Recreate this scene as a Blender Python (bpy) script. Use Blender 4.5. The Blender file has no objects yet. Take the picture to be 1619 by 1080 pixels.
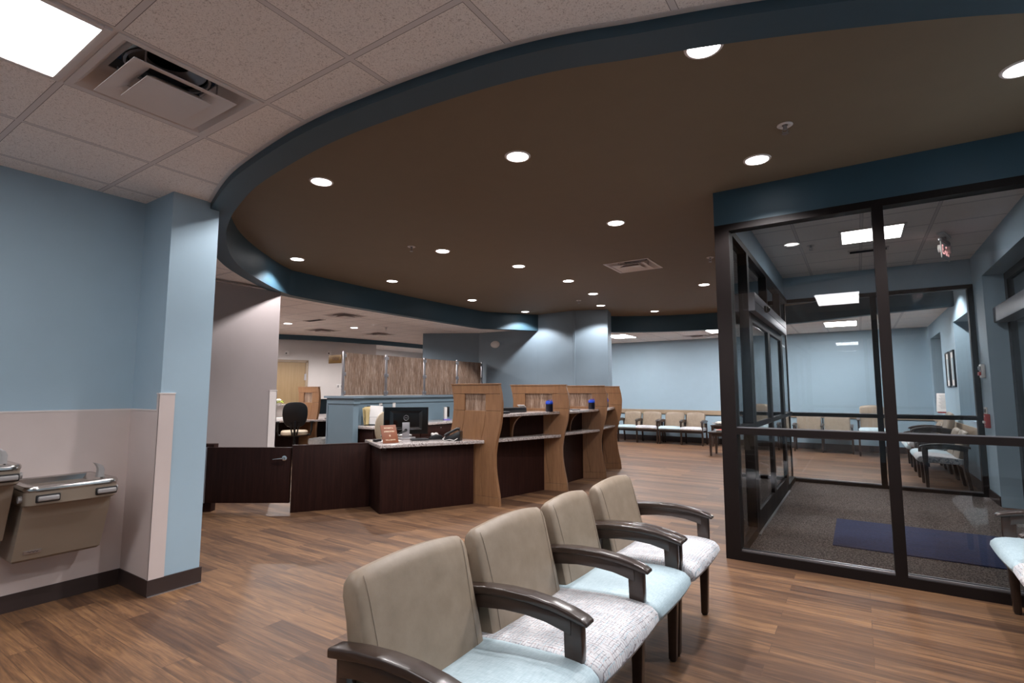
import bpy, bmesh, math, random
from mathutils import Vector, Matrix
random.seed(7)
SC = bpy.context.scene
COL = SC.collection
PI = math.pi

# ------------------------------------------------------------------ camera
EYE = 1.34
FPX, YAW, PITCH, ROLL = 820.7, 0.58514, 0.09599, 0.0011
def cam_axes():
    f = Vector((-math.sin(YAW)*math.cos(PITCH), math.cos(YAW)*math.cos(PITCH), math.sin(PITCH)))
    r = Vector((math.cos(YAW), math.sin(YAW), 0)); u = r.cross(f)
    return r*math.cos(ROLL)+u*math.sin(ROLL), -r*math.sin(ROLL)+u*math.cos(ROLL), f
_r, _u, _f = cam_axes()
cd = bpy.data.cameras.new('camera'); cam = bpy.data.objects.new('camera', cd); COL.objects.link(cam)
cd.sensor_width = 36; cd.lens = FPX/1619*36; cd.clip_start = .05; cd.clip_end = 100
cam.matrix_world = Matrix(((_r.x, _u.x, -_f.x, 0), (_r.y, _u.y, -_f.y, 0), (_r.z, _u.z, -_f.z, EYE), (0, 0, 0, 1)))
SC.camera = cam

# ------------------------------------------------------------------ world, exposure
W = bpy.data.worlds.new('night'); SC.world = W; W.use_nodes = True
W.node_tree.nodes['Background'].inputs[0].default_value = (.05, .07, .12, 1)
W.node_tree.nodes['Background'].inputs[1].default_value = .05
SC.view_settings.view_transform = 'Standard'; SC.view_settings.look = 'None'
SC.view_settings.gamma = 1; SC.view_settings.use_curve_mapping = False
SC.view_settings.exposure = 0.38
DOWNLIGHT_W = 115; DOWN_LENS = 14; TROFFER = 12.5
LIGHT_COL = (1.0, .975, .98)

# ------------------------------------------------------------------ materials
def lin(h):
    h = h.lstrip('#'); v = [int(h[i:i+2], 16)/255 for i in (0, 2, 4)]
    return tuple(((c+.055)/1.055)**2.4 if c > .04045 else c/12.92 for c in v)+(1,)
MATS = {}
class N:
    """small node helper"""
    def __init__(s, name):
        s.m = bpy.data.materials.new(name); s.m.use_nodes = True; s.t = s.m.node_tree; s.t.nodes.clear()
        s.out = s.n('ShaderNodeOutputMaterial')
    def n(s, typ, **kw):
        x = s.t.nodes.new(typ)
        for k, v in kw.items():
            if k.startswith('i_'):
                x.inputs[k[2:].replace('_', ' ')].default_value = v
            else: setattr(x, k, v)
        return x
    def l(s, a, b): s.t.links.new(a, b)
    def co(s, scale=(1, 1, 1), loc=(0, 0, 0), rot=(0, 0, 0), kind='Object'):
        c = s.n('ShaderNodeTexCoord'); mp = s.n('ShaderNodeMapping')
        mp.inputs['Scale'].default_value = scale; mp.inputs['Location'].default_value = loc; mp.inputs['Rotation'].default_value = rot
        s.l(c.outputs[kind], mp.inputs[0]); return mp.outputs[0]
    def noise(s, vec, scale=5, detail=4, rough=.5, dist=0):
        x = s.n('ShaderNodeTexNoise'); x.inputs['Scale'].default_value = scale; x.inputs['Detail'].default_value = detail
        x.inputs['Roughness'].default_value = rough; x.inputs['Distortion'].default_value = dist
        s.l(vec, x.inputs['Vector']); return x.outputs[0]
    def ramp(s, fac, stops, interp='LINEAR'):
        r = s.n('ShaderNodeValToRGB'); e = r.color_ramp; e.interpolation = interp
        while len(e.elements) > 1: e.elements.remove(e.elements[0])
        e.elements[0].position = stops[0][0]; e.elements[0].color = stops[0][1]
        for p, c in stops[1:]:
            k = e.elements.new(p); k.color = c
        s.l(fac, r.inputs[0]); return r.outputs[0]
    def mix(s, a, b, fac, mode='MIX'):
        x = s.n('ShaderNodeMix', data_type='RGBA', blend_type=mode)
        for i, v in ((6, a), (7, b), (0, fac)):
            if isinstance(v, (tuple, float, int)): x.inputs[i].default_value = v
            else: s.l(v, x.inputs[i])
        return x.outputs[2]
    def math(s, op, a, b=None, c=None):
        x = s.n('ShaderNodeMath', operation=op)
        for i, v in enumerate((a, b, c)):
            if v is None: continue
            if isinstance(v, (float, int)): x.inputs[i].default_value = v
            else: s.l(v, x.inputs[i])
        return x.outputs[0]
    def bsdf(s, base, rough=.5, metal=0, coat=0, bump=None, bstr=.1, bdist=.01, spec=None, emit=None, estr=0):
        b = s.n('ShaderNodeBsdfPrincipled')
        for k, v in (('Base Color', base), ('Roughness', rough), ('Metallic', metal), ('Coat Weight', coat)):
            if isinstance(v, (tuple, float, int)): b.inputs[k].default_value = v
            else: s.l(v, b.inputs[k])
        b.inputs['Coat Roughness'].default_value = .12
        if spec is not None: b.inputs['Specular IOR Level'].default_value = spec
        if emit is not None:
            b.inputs['Emission Color'].default_value = emit; b.inputs['Emission Strength'].default_value = estr
        if bump is not None:
            u = s.n('ShaderNodeBump'); u.inputs['Strength'].default_value = bstr; u.inputs['Distance'].default_value = bdist
            s.l(bump, u.inputs['Height']); s.l(u.outputs[0], b.inputs['Normal'])
        s.l(b.outputs[0], s.out.inputs[0]); return b

def plain(name, hexc, rough=.5, metal=0, var=.06, scale=6, coat=0, bump=0, bscale=200, spec=None):
    k = N(name); c = lin(hexc); v = k.co()
    f = k.noise(v, scale, 3)
    lo = tuple(x*(1-var) for x in c[:3])+(1,); hi = tuple(min(1, x*(1+var)) for x in c[:3])+(1,)
    base = k.ramp(f, [(.3, lo), (.7, hi)])
    bp = k.noise(v, bscale, 2) if bump else None
    k.bsdf(base, rough, metal, coat, bp, bump, .004, spec=spec); MATS[name] = k.m; return k.m

def emissive(name, col, strength):
    k = N(name); k.bsdf((.8, .8, .8, 1), .4, emit=tuple(col)+(1,), estr=strength); MATS[name] = k.m; return k.m

plain('wall_blue', '#9cb3c2', .55, var=.015, bump=.04, bscale=350)
plain('wall_half', '#6c808c', .5, var=.02)  # same paint as wall_blue; the half wall's dimmer light is put into the colour
plain('wall_teal', '#2e4957', .5, var=.02, bump=.04, bscale=350)
plain('wall_slate', '#748490', .5, var=.02, bump=.04, bscale=350)
plain('wall_grey', '#938988', .55, var=.015, bump=.04, bscale=350)
plain('wall_cream', '#cfc8c4', .6, var=.015)
plain('ceiling_brown', '#73634f', .7, var=.02)
plain('wainscot', '#c8bab6', .42, var=.02)
plain('base_dark', '#342826', .45, var=.1)
plain('rail_tan', '#a08c76', .45, var=.08)
plain('seam_tan', '#85776a', .5)
plain('bronze', '#181110', .5, var=.08, spec=.18)
plain('alu', '#a8a5a8', .35, metal=.85, var=.05)
plain('silver_bar', '#77767c', .4, metal=.6, var=.05)
plain('steel', '#cfccc9', .2, metal=1, var=.04)
plain('chrome', '#c9c9c9', .12, metal=1, var=.02)
plain('fountain_tan', '#8f8376', .42, metal=.25, var=.03)
plain('white_paint', '#d8cfcc', .45, var=.02)
plain('white_plastic', '#dcd8d4', .4, var=.02)
plain('grey_plastic', '#8d8a8a', .4, var=.03)
plain('black_plastic', '#141416', .35, var=.15)
plain('black_gloss', '#08080a', .12, var=.1, coat=.5)
plain('charcoal', '#26262a', .6, var=.1)
plain('red', '#b22a22', .4, var=.05)
plain('paper', '#e6e2df', .7, var=.02)
plain('manila', '#dcc48e', .7, var=.03)
plain('sign_rust', '#743a16', .5, var=.12, scale=18)
plain('gold', '#6b4d1c', .45, metal=.2, var=.12)
plain('text_cream', '#f2e2c4', .5, var=.02)
plain('text_dark', '#3a1410', .5, var=.02)
plain('beige_vinyl', '#b7a68f', .5, var=.05)
plain('cord', '#c8c4c0', .5)
plain('green_leaf', '#8fa03a', .6, var=.2, scale=30)
plain('white_petal', '#efe9df', .6, var=.06, scale=30)
plain('blue_glass', '#1c3fae', .12, var=.2, scale=30, coat=.6)
plain('pen_dark', '#0c0d1c', .3, var=.2)
plain('maple', '#b99a6e', .45, var=.1, scale=3)
plain('bag_plastic', '#a5a29e', .25, var=.15, scale=25)
plain('mat_blue', '#2c3a63', .9, var=.25, scale=60, bump=.5, bscale=300)
plain('duct_dark', '#111112', .6)
plain('purple_glow', '#7a70c8', .3)
emissive('lens_down', LIGHT_COL, DOWN_LENS)
emissive('lens_troffer', LIGHT_COL, TROFFER)
emissive('lens_troffer_far', LIGHT_COL, TROFFER*3.1)
emissive('lens_office_added', LIGHT_COL, TROFFER*1.7)  # lens of the unseen panels added to brighten the office
emissive('screen_lit', (.75, .85, 1), .6)
emissive('exit_red', (1, .45, .45), 1.0)
emissive('phone_screen', (.8, .85, .9), .5)

def wood(name, stops, rough, axis='z', sc=1, coat=.1, bstr=.05, spec=.5):
    k = N(name)
    s = {'z': (26, 26, 1.3), 'x': (1.3, 26, 26), 'y': (26, 1.3, 26)}[axis]
    v = k.co(tuple(q*sc for q in s)); f = k.noise(v, 1.6, 6, .62, .6)
    v2 = k.co(tuple(q*sc*4 for q in s)); f2 = k.noise(v2, 2.0, 3, .6)
    g = k.math('ADD', k.math('MULTIPLY', f, .72), k.math('MULTIPLY', f2, .28))
    k.bsdf(k.ramp(g, stops), rough, coat=coat, bump=f2, bstr=bstr, bdist=.002, spec=spec); MATS[name] = k.m
wood('oak', [(.25, lin('#69472f')), (.5, lin('#825d40')), (.75, lin('#946f4d'))], .42, sc=1.6)
wood('oak_door', [(.25, lin('#8d7350')), (.5, lin('#9c815c')), (.75, lin('#a98e69'))], .45, sc=.5)
wood('espresso', [(.25, lin('#1b0d0b')), (.5, lin('#291511')), (.75, lin('#371f19'))], .55, coat=0, spec=.15)
wood('chair_wood', [(.25, lin('#251a16')), (.5, lin('#2f221c')), (.75, lin('#3a2a23'))], .3, axis='x', sc=.8, coat=.25)

def m_floor():
    k = N('floor_planks'); v = k.co()
    b = k.n('ShaderNodeTexBrick', offset=.37, offset_frequency=2, squash=1)
    for n_, x in (('Scale', 1.0), ('Mortar Size', .0016), ('Mortar Smooth', .1), ('Bias', 0), ('Brick Width', 1.22), ('Row Height', .128)):
        b.inputs[n_].default_value = x
    b.inputs['Color1'].default_value = (0, 0, 0, 1); b.inputs['Color2'].default_value = (1, 1, 1, 1); b.inputs['Mortar'].default_value = (.5, .5, .5, 1)
    k.l(v, b.inputs['Vector'])
    # grain drifts from plank to plank: offset the coordinates by the plank's own value
    cx = k.n('ShaderNodeCombineXYZ'); k.l(k.math('MULTIPLY', b.outputs['Color'], 37.0), cx.inputs[0]); k.l(k.math('MULTIPLY', b.outputs['Color'], 11.0), cx.inputs[1])
    add = k.n('ShaderNodeVectorMath', operation='ADD'); k.l(v, add.inputs[0]); k.l(cx.outputs[0], add.inputs[1])
    mp = k.n('ShaderNodeMapping'); mp.inputs['Scale'].default_value = (1.1, 15, 1); k.l(add.outputs[0], mp.inputs[0])
    f1 = k.noise(mp.outputs[0], 1.5, 5, .62, 1.1)
    mp2 = k.n('ShaderNodeMapping'); mp2.inputs['Scale'].default_value = (3.0, 95, 1); k.l(add.outputs[0], mp2.inputs[0])
    f2 = k.noise(mp2.outputs[0], 2, 3, .6)
    g = k.math('ADD', k.math('MULTIPLY', f1, .64), k.math('MULTIPLY', f2, .36))
    grain = k.ramp(g, [(.26, lin('#3c2f27')), (.42, lin('#624b3b')), (.55, lin('#82644b')), (.72, lin('#a5835f'))])
    tone = k.ramp(b.outputs['Color'], [(0, lin('#a99d9b')), (.5, lin('#d6cbc2')), (1, lin('#f6ebdc'))])
    c = k.mix(grain, tone, 1.0, 'MULTIPLY')
    c = k.mix(c, lin('#3a2a22'), k.math('MULTIPLY', b.outputs['Fac'], .55))
    rr = k.ramp(f2, [(.3, (.46, .46, .46, 1)), (.7, (.58, .58, .58, 1))])
    k.bsdf(c, rr, coat=0, spec=.34, bump=k.math('SUBTRACT', f2, k.math('MULTIPLY', b.outputs['Fac'], 3.0)), bstr=.06, bdist=.003)
    MATS['floor_planks'] = k.m
m_floor()

def m_tiles():
    k = N('ceiling_tiles'); v = k.co()
    sp = k.n('ShaderNodeSeparateXYZ'); k.l(v, sp.inputs[0])
    T = .614
    def tee(ax, ph):
        a = k.math('MODULO', k.math('ADD', k.math('DIVIDE', k.math('SUBTRACT', sp.outputs[ax], ph), T), 100.0), 1.0)
        return k.math('ABSOLUTE', k.math('SUBTRACT', k.math('MODULO', k.math('ADD', a, .5), 1.0), .5))   # 0 on the tee line
    d = k.math('MULTIPLY', k.math('MINIMUM', tee(0, -1.102), tee(1, 1.345)), T)
    m_tee = k.math('LESS_THAN', d, .012)
    m_gap = k.math('MULTIPLY', k.math('GREATER_THAN', d, .012), k.math('LESS_THAN', d, .0145))
    sp1 = k.noise(k.co((1, 1, 1)), 190, 2, .7)
    sp2 = k.noise(k.co((1, 1, 1)), 60, 2, .7)
    tile = k.ramp(sp1, [(.34, lin('#c4b9b4')), (.42, lin('#f1e8e3')), (.6, lin('#f7efea'))])
    tile = k.mix(tile, k.ramp(sp2, [(.3, lin('#b9b0ac')), (.4, (1, 1, 1, 1))]), .5, 'MULTIPLY')
    c = k.mix(tile, lin('#dcd4d2'), m_tee); c = k.mix(c, lin('#7c7270'), m_gap)
    h = k.math('ADD', k.math('MULTIPLY', m_tee, 1.0), k.math('MULTIPLY', sp1, .25))
    k.bsdf(c, .8, bump=h, bstr=.35, bdist=.004); MATS['ceiling_tiles'] = k.m
m_tiles()

def m_granite():
    k = N('granite'); v = k.co()
    a = k.noise(v, 130, 3, .7); b = k.noise(v, 45, 2, .6)
    c = k.ramp(a, [(.36, lin('#4d403c')), (.46, lin('#978c89')), (.55, lin('#c9c0bd')), (.7, lin('#e3dcd8'))])
    c = k.mix(c, k.ramp(b, [(.35, lin('#a58f85')), (.5, (1, 1, 1, 1))]), .6, 'MULTIPLY')
    k.bsdf(c, .18, coat=.3); MATS['granite'] = k.m
m_granite()

def m_resin():
    k = N('reed_resin'); f = k.noise(k.co((190, 190, 5)), 1.1, 5, .68, .35)
    f2 = k.noise(k.co((9, 9, .6)), 1.0, 2, .5)
    c = k.ramp(f, [(.28, lin('#3a2e29')), (.42, lin('#6b5648')), (.52, lin('#8c7361')), (.60, lin('#b8a393')), (.68, lin('#e6dcd4'))])  # pale reeds, with light from behind put into the brightest streaks
    c = k.mix(c, k.ramp(f2, [(.35, lin('#c9b09a')), (.65, (1, 1, 1, 1))]), .6, 'MULTIPLY')
    k.bsdf(c, .3, coat=.15, bump=f, bstr=.2, bdist=.003); MATS['reed_resin'] = k.m
m_resin()

def m_fabric():
    k = N('fabric_grid'); v = k.co()
    w = k.n('ShaderNodeMapping'); k.l(v, w.inputs[0])
    n1 = k.noise(v, 9, 3, .6)
    def lines(ax, scale, thr, ph):
        sp = k.n('ShaderNodeSeparateXYZ'); k.l(v, sp.inputs[0])
        jit = k.noise(k.co((6, 6, 6), (ph, ph*2, 0)), 3, 3, .6)
        a = k.math('ADD', k.math('MULTIPLY', sp.outputs[ax], scale), k.math('MULTIPLY', jit, 1.0))
        fr = k.math('ABSOLUTE', k.math('SUBTRACT', k.math('FRACT', a), .5))
        brk = k.math('GREATER_THAN', k.noise(k.co((1, 1, 1), (ph*3, 1, ph)), 42, 2, .6), .47)
        return k.math('MULTIPLY', k.math('LESS_THAN', fr, thr), brk)
    c = k.ramp(n1, [(.35, lin('#b3b3b7')), (.65, lin('#d0ced0'))])
    c = k.mix(c, lin('#6d6368'), k.math('MULTIPLY', lines(0, 78, .075, 1.3), .8))
    c = k.mix(c, lin('#585d6a'), k.math('MULTIPLY', lines(1, 70, .07, 2.7), .8))
    c = k.mix(c, lin('#8c5c50'), k.math('MULTIPLY', lines(1, 41, .04, 5.1), .6))
    c = k.mix(c, lin('#8fb0be'), k.math('MULTIPLY', lines(0, 47, .06, 8.3), .6))
    k.bsdf(c, .75, bump=k.noise(v, 500, 2), bstr=.12, bdist=.002); MATS['fabric_grid'] = k.m
    k = N('vinyl_blue'); v = k.co()
    a = k.noise(k.co((260, 30, 260)), 1, 2, .6); b = k.noise(k.co((30, 260, 30)), 1, 2, .6)
    c = k.ramp(k.math('ADD', k.math('MULTIPLY', a, .5), k.math('MULTIPLY', b, .5)), [(.35, lin('#98adb6')), (.65, lin('#b4c5cc'))])
    k.bsdf(c, .5, bump=a, bstr=.1, bdist=.002); MATS['vinyl_blue'] = k.m
    k = N('vinyl_taupe'); v = k.co()
    c = k.ramp(k.noise(v, 14, 5, .6), [(.25, lin('#7f705f')), (.5, lin('#887867')), (.78, lin('#918170'))])
    k.bsdf(c, .45, bump=k.noise(v, 320, 3), bstr=.12, bdist=.002); MATS['vinyl_taupe'] = k.m
    k = N('carpet'); v = k.co()
    c = k.ramp(k.noise(v, 95, 4, .8), [(.42, lin('#352b28')), (.5, lin('#665a55')), (.6, lin('#a3968f'))])
    k.bsdf(c, .95, bump=k.noise(v, 320, 2), bstr=.6, bdist=.006); MATS['carpet'] = k.m
m_fabric()

def m_glass():
    k = N('glass'); tr = k.n('ShaderNodeBsdfTransparent'); tr.inputs[0].default_value = (.975, .985, .985, 1)
    gl = k.n('ShaderNodeBsdfGlossy'); gl.inputs['Roughness'].default_value = .01; gl.inputs[0].default_value = (1, 1, 1, 1)
    fr = k.n('ShaderNodeFresnel'); fr.inputs[0].default_value = 1.45
    mx = k.n('ShaderNodeMixShader'); k.l(k.math('MINIMUM', k.math('MULTIPLY', fr.outputs[0], 1.0), 1.0), mx.inputs[0])
    k.l(tr.outputs[0], mx.inputs[1]); k.l(gl.outputs[0], mx.inputs[2]); k.l(mx.outputs[0], k.out.inputs[0]); MATS['glass'] = k.m
    k = N('night_glass'); k.bsdf(lin('#0c1016'), .05, coat=.2); MATS['night_glass'] = k.m
m_glass()

# ------------------------------------------------------------------ mesh helpers
class MB:
    def __init__(s): s.bm = bmesh.new(); s.mats = []
    def mi(s, m):
        if m not in s.mats: s.mats.append(m)
        return s.mats.index(m)
    def _add(s, b, m, M=None, bev=0, seg=2):
        if bev:
            bmesh.ops.bevel(b, geom=b.edges[:], offset=bev, segments=seg, profile=.5, affect='EDGES', clamp_overlap=True)
        if M is not None: bmesh.ops.transform(b, matrix=M, verts=b.verts[:])
        i = s.mi(m)
        for f in b.faces: f.material_index = i
        me = bpy.data.meshes.new('tmp'); b.to_mesh(me); b.free(); s.bm.from_mesh(me); bpy.data.meshes.remove(me)
        return s
    def box(s, c, d, m, bev=0, rz=0, R=None, seg=2):
        b = bmesh.new(); bmesh.ops.create_cube(b, size=1)
        bmesh.ops.scale(b, vec=d, verts=b.verts[:])
        M = Matrix.Translation(c) @ (R if R is not None else Matrix.Rotation(rz, 4, 'Z'))
        return s._add(b, m, M, bev, seg)
    def b2(s, x0, x1, y0, y1, z0, z1, m, bev=0):
        return s.box(((x0+x1)/2, (y0+y1)/2, (z0+z1)/2), (abs(x1-x0), abs(y1-y0), abs(z1-z0)), m, bev)
    def prism(s, pts, h0, h1, m, plane='xy', bev=0, seg=2, M=None):
        b = bmesh.new()
        def P(u, v, h): return {'xy': (u, v, h), 'xz': (u, h, v), 'yz': (h, u, v)}[plane]
        lo = [b.verts.new(P(u, v, h0)) for u, v in pts]; hi = [b.verts.new(P(u, v, h1)) for u, v in pts]
        n = len(pts); b.faces.new(lo); b.faces.new(hi)
        for i in range(n): b.faces.new((lo[i], lo[(i+1) % n], hi[(i+1) % n], hi[i]))
        bmesh.ops.recalc_face_normals(b, faces=b.faces[:])
        return s._add(b, m, M, bev, seg)
    def wall(s, a, b_, th, z0, z1, m):
        """upright slab from a to b (plan), thickness th to the left of a->b"""
        d = Vector((b_[0]-a[0], b_[1]-a[1])).normalized(); n = Vector((-d.y, d.x))*th
        return s.prism([a, b_, (b_[0]+n.x, b_[1]+n.y), (a[0]+n.x, a[1]+n.y)], z0, z1, m)
    def cyl(s, p0, p1, r0, m, r1=None, seg=20, bev=0):
        p0 = Vector(p0); p1 = Vector(p1); r1 = r0 if r1 is None else r1
        b = bmesh.new(); L = (p1-p0).length
        bmesh.ops.create_cone(b, cap_ends=True, segments=seg, radius1=r0, radius2=r1, depth=L)
        M = Matrix.Translation((p0+p1)/2) @ (p1-p0).to_track_quat('Z', 'Y').to_matrix().to_4x4()
        return s._add(b, m, M, bev)
    def sph(s, c, r, m, sc=(1, 1, 1), seg=16):
        b = bmesh.new(); bmesh.ops.create_uvsphere(b, u_segments=seg, v_segments=seg//2+2, radius=r)
        return s._add(b, m, Matrix.Translation(c) @ Matrix.Diagonal((*sc, 1)))
    def lathe(s, prof, m, c=(0, 0, 0), seg=28, M=None):
        b = bmesh.new(); rings = []
        for r, z in prof:
            rings.append([b.verts.new((r*math.cos(2*PI*i/seg), r*math.sin(2*PI*i/seg), z)) for i in range(seg)] if r > 1e-5 else [b.verts.new((0, 0, z))])
        for A, B in zip(rings, rings[1:]):
            for i in range(seg):
                j = (i+1) % seg
                f = [A[i % len(A)], A[j % len(A)], B[j % len(B)], B[i % len(B)]]
                f = list(dict.fromkeys(f))
                if len(f) > 2: b.faces.new(f)
        bmesh.ops.recalc_face_normals(b, faces=b.faces[:])
        return s._add(b, m, Matrix.Translation(c) @ (M if M is not None else Matrix()))
    def tube(s, pts, r, m, seg=10):
        b = bmesh.new(); pts = [Vector(p) for p in pts]; rings = []
        for i, p in enumerate(pts):
            t = (pts[min(i+1, len(pts)-1)]-pts[max(i-1, 0)]).normalized(); q = t.to_track_quat('Z', 'Y')
            rr = r[i] if isinstance(r, (list, tuple)) else r
            rings.append([b.verts.new(p+q @ Vector((rr*math.cos(2*PI*k/seg), rr*math.sin(2*PI*k/seg), 0))) for k in range(seg)])
        for A, B in zip(rings, rings[1:]):
            for k in range(seg): b.faces.new((A[k], A[(k+1) % seg], B[(k+1) % seg], B[k]))
        b.faces.new(rings[0]); b.faces.new(rings[-1]); bmesh.ops.recalc_face_normals(b, faces=b.faces[:])
        return s._add(b, m)
    def loft(s, rings, m, M=None):
        b = bmesh.new(); R = [[b.verts.new(p) for p in ring] for ring in rings]; n = len(R[0])
        for A, B in zip(R, R[1:]):
            for k in range(n): b.faces.new((A[k], A[(k+1) % n], B[(k+1) % n], B[k]))
        b.faces.new(R[0]); b.faces.new(R[-1]); bmesh.ops.recalc_face_normals(b, faces=b.faces[:])
        return s._add(b, m, M)
    def strip(s, a, b_, m):
        """quads between two equally long open point rows"""
        b = bmesh.new(); A = [b.verts.new(p) for p in a]; B = [b.verts.new(p) for p in b_]
        for i in range(len(A)-1): b.faces.new((A[i], A[i+1], B[i+1], B[i]))
        return s._add(b, m)
    def obj(s, name, parent=None, smooth=True, loc=None, rz=0):
        me = bpy.data.meshes.new(name); s.bm.to_mesh(me); s.bm.free()
        for m in s.mats: me.materials.append(MATS[m])
        if smooth:
            for p in me.polygons: p.use_smooth = True
            me.set_sharp_from_angle(angle=math.radians(38))
        o = bpy.data.objects.new(name, me); COL.objects.link(o)
        if parent: o.parent = parent
        if loc: o.location = loc
        o.rotation_euler.z = rz
        return o

def tag(o, label=None, cat=None, group=None, kind=None):
    for k, v in (('label', label), ('category', cat), ('group', group), ('kind', kind)):
        if v: o[k] = v
    return o
def thing(name, label, cat, loc=(0, 0, 0), rz=0, group=None):
    o = bpy.data.objects.new(name, None); COL.objects.link(o); o.location = loc; o.rotation_euler = (0, 0, rz); o.empty_display_size = .1
    return tag(o, label, cat, group)
def struct(name, mb, smooth=False): return tag(mb.obj(name, smooth=smooth), kind='structure')
def dup(root, loc, rz=0, label=None, group=None):
    r = root.copy(); COL.objects.link(r); r.location = loc; r.rotation_euler = (0, 0, rz)
    if label: r['label'] = label
    if group: r['group'] = group
    for ch in list(root.children):
        c = ch.copy(); COL.objects.link(c); c.parent = r
        for g in list(ch.children):
            d = g.copy(); COL.objects.link(d); d.parent = c
    return r
def text(body, size, mat, name, parent, loc, rot, depth=.0008, align='CENTER'):
    cu = bpy.data.curves.new(name, 'FONT'); cu.body = body; cu.size = size; cu.extrude = depth; cu.align_x = align; cu.align_y = 'CENTER'
    t = bpy.data.objects.new(name, cu); COL.objects.link(t)
    bpy.context.view_layer.update()
    me = bpy.data.meshes.new_from_object(t.evaluated_get(bpy.context.evaluated_depsgraph_get()))
    bpy.data.objects.remove(t); me.materials.clear(); me.materials.append(MATS[mat])
    o = bpy.data.objects.new(name, me); COL.objects.link(o); o.parent = parent; o.location = loc; o.rotation_euler = rot
    return o
def lamp(kind, name, parent, loc, watts, **kw):
    d = bpy.data.lights.new(name, kind); d.energy = watts; d.color = LIGHT_COL
    for k, v in kw.items(): setattr(d, k, v)
    o = bpy.data.objects.new(name, d); COL.objects.link(o); o.parent = parent; o.location = loc; return o

# ================================================================== SETTING
ZT, ZB, ZR = 2.74, 3.05, 2.69          # tile ceiling, brown ceiling, underside of the ring
XW, YF, YN, YB = 1.335, 14.25, -3.0, 4.583
XV = -.954; YV2 = 9.05
def catmull(P, n=6):
    out = []
    for i in range(len(P)-1):
        p0, p1, p2, p3 = P[max(i-1, 0)], P[i], P[i+1], P[min(i+2, len(P)-1)]
        for k in range(n):
            t = k/n
            out.append(tuple(.5*((2*p1[j])+(-p0[j]+p2[j])*t+(2*p0[j]-5*p1[j]+4*p2[j]-p3[j])*t*t+(-p0[j]+3*p1[j]-3*p2[j]+p3[j])*t**3) for j in (0, 1)))
    return out+[P[-1]]
near = catmull([(1.42, 2.98), (.57, 2.46), (.05, 2.21), (-.36, 2.045), (-.69, 1.935), (-.95, 1.845), (-1.22, 1.785), (-1.55, 1.745), (-1.85, 1.725), (-2.14, 1.715), (-2.44, 1.725),
        (-2.81, 1.765), (-3.17, 1.82), (-3.42, 1.88), (-3.73, 1.975), (-4.0, 2.07), (-4.46, 2.275), (-5.04, 2.61), (-5.49, 2.95), (-5.82, 3.28), (-6.13, 3.64), (-6.41, 4.0), (-6.6, 4.3)], 5)
left = catmull([(-6.6, 4.3), (-6.655, 5.0), (-6.68, 6.6), (-6.62, 8.9)], 4)[1:]
ring_a = near+left+[(-5.86, 9.93)]
ring_b = catmull([(-5.1, 10.55), (-4.65, 10.98), (-4.2, 11.28), (-3.61, 11.55), (-3.0, 11.7), (-2.42, 11.76), (-1.7, 11.74), (-1.08, 11.6), (-.4, 11.31), (.29, 10.96), (1.42, 10.5)], 4)
def offset(P, d):
    out = []
    for i, p in enumerate(P):
        a = Vector(P[max(i-1, 0)]); b = Vector(P[min(i+1, len(P)-1)]); t = (b-a).normalized(); n = Vector((t.y, -t.x))
        out.append((p[0]-n.x*d, p[1]-n.y*d))
    return out
RW = .15
out_a, out_b = offset(ring_a, RW), offset(ring_b, RW)
def v3(P, z): return [(x, y, z) for x, y in P]
mb = MB()
for I, O in ((ring_a, out_a), (ring_b, out_b)):
    mb.strip(v3(I, ZR), v3(I, ZB+.03), 'wall_teal'); mb.strip(v3(I, ZR), v3(O, ZR), 'wall_teal'); mb.strip(v3(O, ZR), v3(O, ZT+.02), 'wall_teal')
ro = struct('trim_1', mb, True)
mb = MB()
for I, O in ((ring_a, out_a), (ring_b, out_b)):
    O2 = offset(I, RW+.022); mb.strip(v3(O, ZT-.004), v3(O2, ZT-.004), 'white_paint'); mb.strip(v3(O2, ZT-.004), v3(O2, ZT+.004), 'white_paint')
struct('trim_2', mb)
def ngon(name, pts, z, m, holes=()):
    b = bmesh.new(); b.faces.new([b.verts.new((x, y, z)) for x, y in pts]); bmesh.ops.triangulate(b, faces=b.faces[:])
    for x0, x1, y0, y1 in holes:
        for co, no in (((x0, 0, z), (1, 0, 0)), ((x1, 0, z), (1, 0, 0)), ((0, y0, z), (0, 1, 0)), ((0, y1, z), (0, 1, 0))):
            bmesh.ops.bisect_plane(b, geom=b.verts[:]+b.edges[:]+b.faces[:], plane_co=co, plane_no=no)
        bmesh.ops.delete(b, geom=[f for f in b.faces if x0 < f.calc_center_median().x < x1 and y0 < f.calc_center_median().y < y1], context='FACES')
    bmesh.ops.recalc_face_normals(b, faces=b.faces[:])
    q = MB(); q._add(b, m); return struct(name, q)
DIF = [(-2.637, 1.038, ZT, .60), (-2.465, 6.72, ZB, .62), (-7.85, 6.25, ZT, .58), (-10.2, 7.5, ZT, .58), (-9.7, 8.75, ZT, .58), (-3.3, 13.5, ZT, .58)]
def dh(zz): return [(x-s/2+.006, x+s/2-.006, y-s/2+.006, y+s/2-.006) for x, y, z, s in DIF if z == zz]
ngon('ceiling_brown', ring_a+[(-5.4, 10.25)]+ring_b+[(1.42, YV2-.02), (XV+.02, YV2-.02), (XV+.02, YB+.03), (1.42, YB+.03)], ZB, 'ceiling_brown', dh(ZB))
ngon('ceiling', [(1.6, YN), (-13.4, YN), (-13.4, 14.4), (1.6, 14.4)]+out_b[::-1]+out_a[::-1], ZT, 'ceiling_tiles', dh(ZT))
struct('ceiling_vestibule', MB().b2(XV+.02, XW+.02, YB+.03, YV2-.02, 3.10, 3.12, 'ceiling_tiles'))
struct('floor', MB().b2(-13.4, 1.9, YN, 14.4, -.05, 0, 'floor_planks'))
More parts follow.
